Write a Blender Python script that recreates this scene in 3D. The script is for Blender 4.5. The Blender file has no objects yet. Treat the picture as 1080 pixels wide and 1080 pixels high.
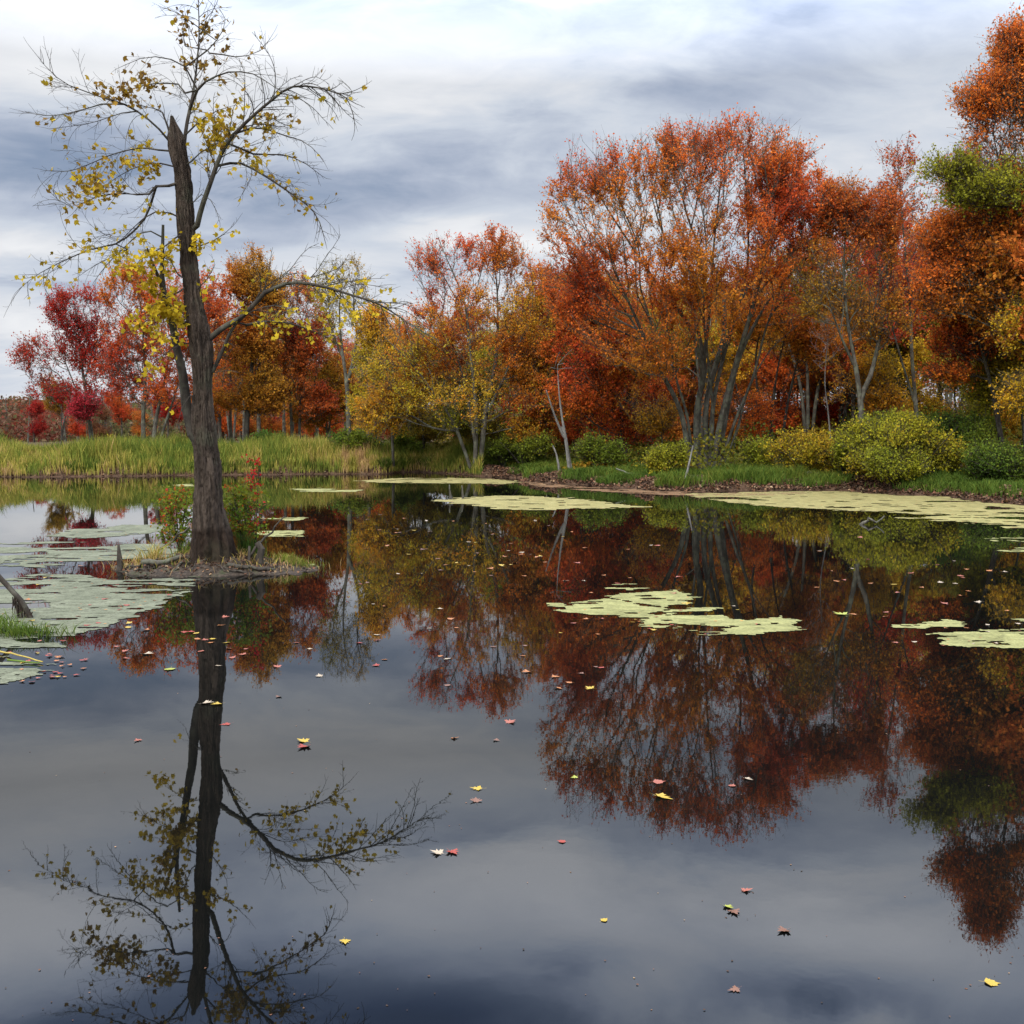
import bpy, math, random
import numpy as np
from mathutils import Vector
R = math.radians
random.seed(7)
rng = np.random.default_rng(11)
scene = bpy.context.scene
C = scene.collection

# ------------------------------------------------------------------ camera
CAMH, PITCH, F = 2.5, R(4.44), 1158.0          # focal length in pixels of a 1080 px frame
cam_d = bpy.data.cameras.new("camera")
cam = bpy.data.objects.new("camera", cam_d); C.objects.link(cam)
cam.location = (0, 0, CAMH); cam.rotation_euler = (R(90) - PITCH, 0, 0)
cam_d.sensor_width = 36; cam_d.lens = 36 * F / 1080
cam_d.clip_start = 0.05; cam_d.clip_end = 6000
scene.camera = cam

# ------------------------------------------------------------------ world, sun, exposure
SUN_EL, SUN_ROT = R(48), R(205)
w = bpy.data.worlds.new("World"); scene.world = w; w.use_nodes = True
nt = w.node_tree; N = nt.nodes; L = nt.links; N.clear()
def nd(t, **k):
    n = N.new(t)
    for a, b in k.items(): setattr(n, a, b)
    return n
def mth(op, a, b=None, c=None, clamp=False):
    n = nd('ShaderNodeMath', operation=op); n.use_clamp = clamp
    for i, v in enumerate((a, b, c)):
        if v is None: continue
        if isinstance(v, (int, float)): n.inputs[i].default_value = v
        else: L.new(v, n.inputs[i])
    return n.outputs[0]
tc = nd('ShaderNodeTexCoord'); sep = nd('ShaderNodeSeparateXYZ'); L.new(tc.outputs['Generated'], sep.inputs[0])
dx, dy, dz = sep.outputs
el = mth('MULTIPLY', mth('ARCSINE', dz), 57.2958)
az = mth('MULTIPLY', mth('ARCTAN2', dx, dy), 57.2958)
zz = mth('ADD', mth('MAXIMUM', dz, 0.0), 0.24)
cmb = nd('ShaderNodeCombineXYZ')
L.new(mth('DIVIDE', dx, zz), cmb.inputs[0]); L.new(mth('DIVIDE', dy, zz), cmb.inputs[1])
def noise_tex(scale, detail, rough, off=0.0, sx=1.0, sy=1.0, dist=0.0):
    mp = nd('ShaderNodeMapping'); mp.inputs['Location'].default_value = (off, off * .7, 0)
    mp.inputs['Scale'].default_value = (sx, sy, 1)
    L.new(cmb.outputs[0], mp.inputs[0])
    n = nd('ShaderNodeTexNoise'); n.inputs['Scale'].default_value = scale; n.inputs['Detail'].default_value = detail
    n.inputs['Roughness'].default_value = rough; n.inputs['Distortion'].default_value = dist
    L.new(mp.outputs[0], n.inputs['Vector']); return n.outputs[0]
n1 = noise_tex(0.85, 5, .52, 3.1, .85, 1.1, .5)
n2 = noise_tex(2.9, 6, .56, 8.4, .8, 1.25, .5)
wob = mth('MULTIPLY', mth('SUBTRACT', n1, .5), 7.0)
wob2 = mth('MULTIPLY', mth('SUBTRACT', n2, .5), 5.0)
n3 = noise_tex(7.0, 5, .6, 1.7, .9, 1.2, .9)
azw = mth('ADD', az, wob); elw = mth('ADD', el, wob2)
def blob(a0, e0, sa, se, wgt, tilt=0.0):
    da = mth('SUBTRACT', azw, a0)
    e = mth('SUBTRACT', elw, e0)
    if tilt: e = mth('SUBTRACT', e, mth('MULTIPLY', da, tilt))
    q = mth('ADD', mth('POWER', mth('DIVIDE', mth('ABSOLUTE', da), sa), 2.0), mth('POWER', mth('DIVIDE', mth('ABSOLUTE', e), se), 2.0))
    return mth('MULTIPLY', mth('EXPONENT', mth('MULTIPLY', q, -1.0)), wgt)
def pxang(px, py):      # pixel of the photograph -> azimuth, elevation in degrees
    x, y = (px - 540) / F, (540 - py) / F
    vy = math.cos(PITCH) + y * math.sin(PITCH); vz = -math.sin(PITCH) + y * math.cos(PITCH)
    return math.degrees(math.atan2(x, vy)), math.degrees(math.atan2(vz, math.hypot(x, vy)))
SKY = [ # px, py, width, height (px), weight, tilt
    (340, 75, 260, 38, .18, 0), (60, 80, 150, 32, .20, 0), (330, 5, 420, 20, -.10, 0), (300, -10, 400, 18, -.10, 0), (820, 60, 240, 60, -.12, 0),
    (60, 185, 230, 55, -.22, 0), (330, 225, 190, 36, -.22, 0.1), (470, 175, 130, 34, -.12, -.1),
    (20, 250, 60, 14, .34, 0), (490, 250, 130, 17, .34, 0), (150, 265, 120, 22, -.2, 0), (30, 310, 120, 12, -.2, 0),
    (40, 350, 180, 30, .16, 0), (330, 290, 90, 20, .22, 0),
    (600, 120, 220, 40, -.10, .1), (900, 110, 170, 60, .02, 0),
]
b = mth('ADD', .71, mth('ADD', mth('MULTIPLY', mth('SUBTRACT', n1, .5), .55), mth('ADD', mth('MULTIPLY', mth('SUBTRACT', n2, .5), .78), mth('MULTIPLY', mth('SUBTRACT', n3, .5), .26))))
for (px, py, sw, sh, wt, tl) in SKY:
    a0, e0 = pxang(px, py)
    b = mth('ADD', b, blob(a0, e0, sw / 20.2, sh / 20.2, wt, tl))
# higher than the frame, seen only in the water
for (a0, e0, sa, se, wt) in [(-25, 22.5, 8, 3.0, .34), (0, 23.5, 12, 2.6, .30), (-20, 28.8, 16, 2.6, -.62), (-4, 29.3, 7, 1.8, -.45), (17, 27.6, 6, 1.5, -.48), (17, 24.2, 7, 1.8, .30), (-16, 25.5, 7, 1.4, -.2), (3, 26.6, 4, .7, -.22)]:
    b = mth('ADD', b, blob(a0, e0, sa, se, wt))
up_ = mth('MULTIPLY', mth('SUBTRACT', el, 20.0), .2, clamp=True)
b = mth('ADD', b, mth('MULTIPLY', up_, mth('ADD', mth('MULTIPLY', mth('SUBTRACT', n2, .5), .8), -.04)))
hi = mth('MULTIPLY', mth('SUBTRACT', el, 33.0), 0.09, clamp=True)
b = mth('ADD', b, mth('MULTIPLY', hi, .35))
back = mth('MULTIPLY', mth('SUBTRACT', mth('ABSOLUTE', az), 60.0), 0.03, clamp=True)
b = mth('ADD', b, mth('MULTIPLY', back, .15))
ramp = nd('ShaderNodeValToRGB'); L.new(b, ramp.inputs[0]); cr = ramp.color_ramp
stops = [(0.0, (.15, .21, .36)), (.26, (.27, .335, .465)), (.44, (.44, .50, .62)), (.60, (.61, .665, .755)), (.78, (.76, .785, .83)), (1.0, (.90, .91, .93))]
while len(cr.elements) < len(stops): cr.elements.new(.5)
for e, (p, c) in zip(cr.elements, stops): e.position = p; e.color = (*c, 1)
sky = nd('ShaderNodeTexSky', sky_type='NISHITA'); sky.sun_disc = False
sky.sun_elevation = SUN_EL; sky.sun_rotation = SUN_ROT
SKYK = 0.10
sc = nd('ShaderNodeVectorMath', operation='SCALE'); L.new(ramp.outputs[0], sc.inputs[0])
L.new(mth('ADD', 1.0 / SKYK, mth('MULTIPLY', mth('MULTIPLY', mth('SUBTRACT', el, 16.8), .125, clamp=True), 1.8 / SKYK)), sc.inputs['Scale'])
gap = mth('MULTIPLY', mth('SUBTRACT', .42, b), 2.0, clamp=True)
mx = nd('ShaderNodeMix', data_type='RGBA'); L.new(mth('MULTIPLY', gap, .5), mx.inputs[0])
L.new(sc.outputs[0], mx.inputs[6]); L.new(sky.outputs[0], mx.inputs[7])
tn = nd('ShaderNodeMix', data_type='RGBA', blend_type='MULTIPLY'); L.new(mth('MULTIPLY', mth('SUBTRACT', el, 17.0), .09, clamp=True), tn.inputs[0]); L.new(mx.outputs[2], tn.inputs[6]); tn.inputs[7].default_value = (.93, .99, 1.12, 1)
bg = nd('ShaderNodeBackground'); bg.inputs[1].default_value = SKYK; L.new(tn.outputs[2], bg.inputs[0])
wo = nd('ShaderNodeOutputWorld'); L.new(bg.outputs[0], wo.inputs[0])
w.cycles.sampling_method = 'AUTOMATIC'

sd_ = bpy.data.lights.new("sun", 'SUN'); sd_.energy = 2.9; sd_.angle = R(12); sd_.color = (1, .95, .87)
sun = bpy.data.objects.new("sun", sd_); C.objects.link(sun)
sv = Vector((math.cos(SUN_EL) * math.sin(SUN_ROT), math.cos(SUN_EL) * math.cos(SUN_ROT), math.sin(SUN_EL)))
sun.rotation_euler = sv.to_track_quat('Z', 'Y').to_euler()
scene.view_settings.view_transform = 'Standard'; scene.view_settings.look = 'None'
scene.view_settings.exposure = 0.0; scene.view_settings.gamma = 1.0
scene.cycles.max_bounces = 7; scene.cycles.diffuse_bounces = 3; scene.cycles.glossy_bounces = 3
scene.cycles.transmission_bounces = 3; scene.cycles.transparent_max_bounces = 4
scene.cycles.use_denoising = True

# ------------------------------------------------------------------ geometry of the view
def WP(px, py, Y):
    x, y = (px - 540) / F, (540 - py) / F
    vy = math.cos(PITCH) + y * math.sin(PITCH); vz = -math.sin(PITCH) + y * math.cos(PITCH)
    return np.array([x / vy * Y, Y, CAMH + vz / vy * Y])
def GP(px, py, z=0.0):
    x, y = (px - 540) / F, (540 - py) / F
    vy = math.cos(PITCH) + y * math.sin(PITCH); vz = -math.sin(PITCH) + y * math.cos(PITCH)
    t = (z - CAMH) / vz
    return np.array([x * t, vy * t, z])
def mpp(Y): return Y / F                         # metres per photo pixel at depth Y

# ------------------------------------------------------------------ numpy helpers
def h3(i, j, k, s):
    v = np.sin(i * 127.1 + j * 311.7 + k * 74.7 + s * 17.13) * 43758.5453
    return v - np.floor(v)
def vnoise(P, scale=1.0, seed=0):
    P = np.asarray(P, float) * scale
    if P.shape[1] == 2: P = np.c_[P, np.zeros(len(P))]
    I = np.floor(P); f = P - I; f = f * f * (3 - 2 * f); out = 0
    for a in (0, 1):
        for b_ in (0, 1):
            for c_ in (0, 1):
                wgt = (f[:, 0] if a else 1 - f[:, 0]) * (f[:, 1] if b_ else 1 - f[:, 1]) * (f[:, 2] if c_ else 1 - f[:, 2])
                out = out + wgt * h3(I[:, 0] + a, I[:, 1] + b_, I[:, 2] + c_, seed)
    return out
def fbm(P, scale=1.0, seed=0, oct=4):
    s, a, t = 0, .5, 0
    for o in range(oct):
        s = s + a * vnoise(P, scale * 2 ** o, seed + o * 3.7); t += a; a *= .5
    return s / t
def norm(v):
    return v / np.maximum(np.linalg.norm(v, axis=-1, keepdims=True), 1e-9)
def resample(P, step, extra=None):
    P = np.asarray(P, float); n = len(P)
    if n > 2:
        Q = np.vstack([2 * P[0] - P[1], P, 2 * P[-1] - P[-2]]); out = []
        for i in range(1, n):
            p0, p1, p2, p3 = Q[i - 1], Q[i], Q[i + 1], Q[i + 2]
            for t in np.linspace(0, 1, 8, endpoint=False):
                out.append(.5 * (2 * p1 + (p2 - p0) * t + (2 * p0 - 5 * p1 + 4 * p2 - p3) * t * t + (3 * p1 - p0 - 3 * p2 + p3) * t ** 3))
        out.append(P[-1]); P2 = np.array(out)
    else: P2 = P
    d = np.r_[0, np.cumsum(np.linalg.norm(np.diff(P2[:, :3], axis=0), axis=1))]
    m = max(2, int(d[-1] / step) + 1); t = np.linspace(0, d[-1], m)
    return np.stack([np.interp(t, d, P2[:, k]) for k in range(P2.shape[1])], 1)

def new_mesh(name, V, faces, attrs=None, smooth=False, mats=()):
    """faces: list of int arrays (M,k)"""
    me = bpy.data.meshes.new(name); V = np.asarray(V, np.float32)
    me.vertices.add(len(V)); me.vertices.foreach_set('co', V.ravel())
    fl = [np.asarray(f, np.int32) for f in faces if len(f)]
    nl = sum(f.size for f in fl); npoly = sum(len(f) for f in fl)
    me.loops.add(nl); me.loops.foreach_set('vertex_index', np.concatenate([f.ravel() for f in fl]))
    me.polygons.add(npoly)
    tot = np.concatenate([np.full(len(f), f.shape[1], np.int32) for f in fl])
    st = np.r_[0, np.cumsum(tot)[:-1]].astype(np.int32)
    me.polygons.foreach_set('loop_start', st); me.polygons.foreach_set('loop_total', tot)
    me.polygons.foreach_set('use_smooth', np.full(npoly, smooth, bool))
    me.update(calc_edges=True)
    for k, v in (attrs or {}).items():
        a = me.attributes.new(k, 'FLOAT', 'POINT'); a.data.foreach_set('value', np.asarray(v, np.float32))
    for m in mats: me.materials.append(m)
    return me
def link(name, me, parent=None, loc=None):
    o = bpy.data.objects.new(name, me); C.objects.link(o)
    if parent is not None: o.parent = parent
    if loc is not None: o.location = loc
    return o
def empty(name, loc):
    o = bpy.data.objects.new(name, None); o.location = loc; o.empty_display_size = .5; C.objects.link(o); return o
def tag(o, label=None, cat=None, group=None, kind=None):
    if label: o['label'] = label
    if cat: o['category'] = cat
    if group: o['group'] = group
    if kind: o['kind'] = kind
    return o

# ------------------------------------------------------------------ materials
class MT:
    def __init__(s, name):
        s.m = bpy.data.materials.new(name); s.m.use_nodes = True
        s.t = s.m.node_tree; s.t.nodes.clear(); s.out = s.n('ShaderNodeOutputMaterial')
    def n(s, t, **k):
        q = s.t.nodes.new(t)
        for a, b_ in k.items(): setattr(q, a, b_)
        return q
    def l(s, a, b_): s.t.links.new(a, b_)
    def noise(s, scale, detail=4, rough=.6, vec=(1, 1, 1), coord='Object', dist=0):
        c = s.n('ShaderNodeTexCoord'); mp = s.n('ShaderNodeMapping'); mp.inputs['Scale'].default_value = vec
        q = s.n('ShaderNodeTexNoise'); q.inputs['Scale'].default_value = scale; q.inputs['Detail'].default_value = detail
        q.inputs['Roughness'].default_value = rough; q.inputs['Distortion'].default_value = dist
        s.l(c.outputs[coord], mp.inputs[0]); s.l(mp.outputs[0], q.inputs['Vector']); return q.outputs[0]
    def ramp(s, fac, stops):
        q = s.n('ShaderNodeValToRGB'); e = q.color_ramp.elements
        while len(e) < len(stops): e.new(.5)
        for a, (p, c) in zip(e, stops): a.position = p; a.color = (*c, 1)
        s.l(fac, q.inputs[0]); return q.outputs[0]
    def math(s, op, a, b_=None, clamp=False):
        q = s.n('ShaderNodeMath', operation=op); q.use_clamp = clamp
        for i, v in enumerate((a, b_)):
            if v is None: continue
            if isinstance(v, (int, float)): q.inputs[i].default_value = v
            else: s.l(v, q.inputs[i])
        return q.outputs[0]
    def mix(s, f, a, b_, mode='MIX'):
        q = s.n('ShaderNodeMix', data_type='RGBA', blend_type=mode)
        for i, v in ((0, f), (6, a), (7, b_)):
            if isinstance(v, (int, float)): q.inputs[i].default_value = v
            elif isinstance(v, tuple): q.inputs[i].default_value = (*v, 1)
            else: s.l(v, q.inputs[i])
        return q.outputs[2]
    def attr(s, name):
        q = s.n('ShaderNodeAttribute'); q.attribute_name = name; return q.outputs['Fac']
    def bump(s, h, strength, dist):
        q = s.n('ShaderNodeBump'); q.inputs['Strength'].default_value = strength; q.inputs['Distance'].default_value = dist
        s.l(h, q.inputs['Height']); return q.outputs[0]
    def bsdf(s, col, rough=.8, spec=.3, normal=None):
        q = s.n('ShaderNodeBsdfPrincipled')
        if isinstance(col, tuple): q.inputs['Base Color'].default_value = (*col, 1)
        else: s.l(col, q.inputs['Base Color'])
        if isinstance(rough, (int, float)): q.inputs['Roughness'].default_value = rough
        else: s.l(rough, q.inputs['Roughness'])
        q.inputs['Specular IOR Level'].default_value = spec
        if normal is not None: s.l(normal, q.inputs['Normal'])
        s.l(q.outputs[0], s.out.inputs[0]); return q

def leaf_material(name, stops, trans=.38, rough=.6):
    m = MT(name)
    c = m.ramp(m.attr('tint'), [(p, tuple(x for x in col)) for p, col in stops])
    c = m.mix(1.0, c, m.ramp(m.attr('val'), [(0, (.45, .45, .45)), (.5, (.95, .95, .95)), (1, (1.45, 1.45, 1.45))]), 'MULTIPLY')
    p = m.bsdf(c, rough, .07)
    t = m.n('ShaderNodeBsdfTranslucent'); m.l(c, t.inputs[0])
    x = m.n('ShaderNodeMixShader'); x.inputs[0].default_value = trans
    m.l(p.outputs[0], x.inputs[1]); m.l(t.outputs[0], x.inputs[2]); m.l(x.outputs[0], m.out.inputs[0])
    return m.m
PAL = dict(
    orange=[(0, (.42, .24, .024)), (.22, (.62, .25, .024)), (.48, (.68, .165, .024)), (.75, (.60, .085, .024)), (1, (.50, .035, .020))],
    rust=[(0, (.34, .24, .025)), (.3, (.52, .25, .026)), (.6, (.52, .15, .024)), (1, (.46, .055, .020))],
    red=[(0, (.62, .27, .025)), (.22, (.62, .155, .022)), (.5, (.58, .08, .022)), (.8, (.48, .036, .020)), (1, (.60, .14, .05))],
    crimson=[(0, (.50, .10, .02)), (.4, (.44, .03, .018)), (.8, (.32, .014, .016)), (1, (.56, .05, .07))],
    gold=[(0, (.26, .28, .025)), (.35, (.54, .38, .024)), (.7, (.66, .34, .024)), (1, (.62, .19, .024))],
    amber=[(0, (.24, .24, .025)), (.3, (.46, .29, .024)), (.65, (.60, .23, .024)), (1, (.58, .11, .024))],
    yellow=[(0, (.34, .30, .03)), (.5, (.62, .46, .03)), (1, (.62, .30, .03))],
    olive=[(0, (.10, .13, .025)), (.5, (.24, .22, .025)), (1, (.44, .24, .025))],
    green=[(0, (.04, .09, .020)), (.5, (.10, .17, .024)), (.85, (.26, .28, .024)), (1, (.46, .34, .024))],
    shrub=[(0, (.06, .11, .020)), (.45, (.15, .20, .020)), (.8, (.36, .33, .024)), (1, (.56, .34, .024))],
    mixed=[(0, (.26, .28, .025)), (.2, (.50, .36, .024)), (.45, (.66, .25, .024)), (.72, (.64, .13, .024)), (1, (.56, .04, .024))],
    foreleaf=[(0, (.12, .065, .025)), (.3, (.28, .16, .018)), (.55, (.52, .38, .025)), (.85, (.66, .47, .03)), (1, (.66, .24, .05))],
    brown=[(0, (.10, .07, .03)), (.5, (.20, .09, .035)), (1, (.28, .06, .03))],
    forereds=[(0, (.10, .17, .02)), (.55, (.20, .22, .02)), (.75, (.5, .08, .02)), (1, (.55, .02, .03))],
)
LM = {k: leaf_material('leaf_' + k, v) for k, v in PAL.items()}

def bark_material(name, c0, c1, c2, scale=9, lichen=0.0):
    m = MT(name)
    a = m.noise(scale, 6, .65, (1, 1, .22), dist=.4); b_ = m.noise(2.2, 4, .6)
    c = m.ramp(a, [(.32, c0), (.5, c1), (.72, c2)])
    c = m.mix(m.ramp(b_, [(.42, (0, 0, 0)), (.66, (1, 1, 1))]), c, tuple(v * .62 for v in c1))
    if lichen:
        f = m.math('MULTIPLY', m.ramp(m.noise(1.7, 5, .7), [(.5, (0, 0, 0)), (.6, (1, 1, 1))]), lichen)
        c = m.mix(f, c, (.20, .22, .15))
    m.bsdf(c, .9, .15, m.bump(a, .8, .03)); return m.m
BARK = bark_material('bark_grey', (.03, .027, .022), (.095, .086, .068), (.20, .185, .15), 9, .4)
BARK_D = bark_material('bark_dark', (.02, .017, .014), (.06, .05, .04), (.12, .105, .085), 9, .2)
BARK_P = bark_material('bark_pale', (.16, .15, .13), (.36, .34, .30), (.52, .50, .45), 12)
BARK_S = bark_material('bark_silver', (.09, .085, .075), (.21, .20, .18), (.33, .32, .29), 12)
# the near trunk: furrowed grey-brown bark with a wet, dark band left by high water
m = MT('bark_furrowed')
ridg = m.noise(10, 7, .7, (1, 1, .13), dist=.8); fine = m.noise(40, 5, .7, (1, 1, .4)); big = m.noise(1.6, 5, .65)
c = m.ramp(ridg, [(.36, (.009, .006, .004)), (.47, (.036, .025, .018)), (.58, (.085, .062, .046)), (.72, (.165, .13, .10))])
c = m.mix(.35, c, m.ramp(fine, [(.3, (.013, .009, .007)), (.7, (.14, .108, .083))]))
c = m.mix(m.math('MULTIPLY', m.ramp(big, [(.52, (0, 0, 0)), (.62, (1, 1, 1))]), .3), c, (.11, .12, .075))
geo = m.n('ShaderNodeNewGeometry'); sx = m.n('ShaderNodeSeparateXYZ'); m.l(geo.outputs['Position'], sx.inputs[0])
zl = m.math('ADD', sx.outputs[2], m.math('MULTIPLY', m.noise(6, 3), .12))
wet = m.ramp(m.math('MULTIPLY', zl, .5), [(.375, (1, 1, 1)), (.43, (0, 0, 0))])
c = m.mix(wet, c, m.mix(1.0, c, (.48, .42, .38), 'MULTIPLY'))
m.bsdf(c, .88, .2, m.bump(m.mix(.3, ridg, fine), 1.0, .06)); BARK_F = m.m

# ------------------------------------------------------------------ pond outline and ground
def g2(px, py): return GP(px, py)[:2]
shore = [g2(0, 503), g2(60, 503.5), g2(120, 502), g2(200, 501.5), g2(260, 501), g2(330, 500), g2(400, 500), g2(440, 498), g2(480, 500), g2(520, 503),
         g2(545, 505), g2(560, 509), g2(600, 511), g2(640, 514), g2(700, 518), g2(760, 518.5), g2(830, 517), g2(890, 517.5), g2(930, 521),
         g2(1000, 524), g2(1040, 530), g2(1080, 533)]
pond = np.array([(-46, 50), (-38, 54)] + [tuple(p) for p in shore] + [(23, 30), (30, 24), (33, 14), (28, 5), (14, 2.6), (-14, 2.6), (-34, 6), (-48, 22)])
def pond_sd(XY):
    """distance to the shoreline, positive on land"""
    XY = np.asarray(XY, float); A = pond; B = np.roll(pond, -1, 0)
    out = np.full(len(XY), 1e9); ins = np.zeros(len(XY), bool)
    for a, b_ in zip(A, B):
        ab = b_ - a; t = np.clip(((XY - a) @ ab) / (ab @ ab), 0, 1)
        out = np.minimum(out, np.linalg.norm(XY - (a + t[:, None] * ab), axis=1))
        cond = (a[1] > XY[:, 1]) != (b_[1] > XY[:, 1])
        xi = a[0] + (XY[:, 1] - a[1]) / (b_[1] - a[1] + 1e-12) * (b_[0] - a[0])
        ins ^= cond & (XY[:, 0] < xi)
    s = np.where(ins, -out, out)
    return s + (vnoise(XY, .7, 5) - .5) * .9 + (vnoise(XY, 2.5, 6) - .5) * .35
def ground_z(XY):
    s = pond_sd(XY); XY = np.asarray(XY, float)
    t = np.clip(s / .7, 0, 1); t = t * t * (3 - 2 * t)
    up = .02 + .24 * t + .048 * np.clip(s, 0, 9) + .006 * np.clip(s - 9, 0, 60)
    bump = (fbm(XY, .9, 2, 3) - .5) * .34 * np.clip(s / 1.0, 0, 1) + (fbm(XY, 3.5, 4, 3) - .5) * .16 * np.clip(s / .5, 0, 1)
    dn = -.05 + np.clip(s, -6, 0) * .22
    return np.where(s > 0, up + bump, dn)
def gz(x, y): return float(ground_z(np.array([[x, y]]))[0])
def axis(lo, a, b_, hi, step, nc):
    l = a - np.geomspace(step, a - lo, nc)[::-1]; r = b_ + np.geomspace(step, hi - b_, nc)
    return np.concatenate([l, np.arange(a, b_, step), r])
xs = axis(-2600, -42, 42, 2600, .38, 26); ys = axis(-600, 27, 72, 3200, .3, 30)
X, Y = np.meshgrid(xs, ys); XY = np.c_[X.ravel(), Y.ravel()]; Z = ground_z(XY)
nx, ny = len(xs), len(ys); I = np.arange(nx * ny).reshape(ny, nx)
quads = np.c_[I[:-1, :-1].ravel(), I[:-1, 1:].ravel(), I[1:, 1:].ravel(), I[1:, :-1].ravel()]
m = MT('forest_ground')
a = m.noise(.55, 6, .65); b2 = m.noise(7, 6, .75); fl = m.noise(26, 3, .6)
lit = m.ramp(b2, [(.3, (.022, .016, .012)), (.5, (.065, .045, .03)), (.62, (.13, .085, .055)), (.8, (.22, .16, .10))])
lit = m.mix(.3, lit, m.ramp(fl, [(.35, (.02, .015, .01)), (.6, (.18, .085, .045))]))
grs = m.ramp(b2, [(.3, (.02, .035, .008)), (.7, (.07, .11, .02))])
at = m.attr('inland')
f = m.math('MULTIPLY', m.ramp(a, [(.44, (0, 0, 0)), (.54, (1, 1, 1))]), m.ramp(at, [(.12, (0, 0, 0)), (.2, (1, 1, 1)), (.8, (.6, .6, .6)), (1, (.25, .25, .25))]))
m.bsdf(m.mix(f, lit, grs), .95, .1, m.bump(b2, .8, .05))
gnd = link('ground', new_mesh('ground', np.c_[XY, Z], [quads], {'inland': np.clip(pond_sd(XY) / 12, 0, 1)}, True, [m.m]))
tag(gnd, kind='structure')

# ------------------------------------------------------------------ water
m = MT('pond_water')
a = m.noise(1.6, 4, .55, (1, 1.0, 1)); b2 = m.noise(9, 3, .5)
mm = m.ramp(m.noise(.22, 3, .5, (1, .6, 1)), [(.42, (.15, .15, .15)), (.7, (1, 1, 1))])
hgt = m.math('MULTIPLY', m.math('ADD', m.math('MULTIPLY', a, .8), m.math('MULTIPLY', b2, .10)), mm)
q = m.bsdf((.003, .0033, .003), .012, .5, m.bump(hgt, .05, .03)); q.inputs['IOR'].default_value = 1.38
xs2 = np.concatenate([np.linspace(-70, 50, 40)]); ys2 = np.linspace(-2, 75, 30)
X, Y = np.meshgrid(xs2, ys2); I = np.arange(X.size).reshape(X.shape)
q4 = np.c_[I[:-1, :-1].ravel(), I[:-1, 1:].ravel(), I[1:, 1:].ravel(), I[1:, :-1].ravel()]
wat = link('water', new_mesh('water', np.c_[X.ravel(), Y.ravel(), np.zeros(X.size)], [q4], None, True, [m.m]))
tag(wat, kind='structure')

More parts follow.
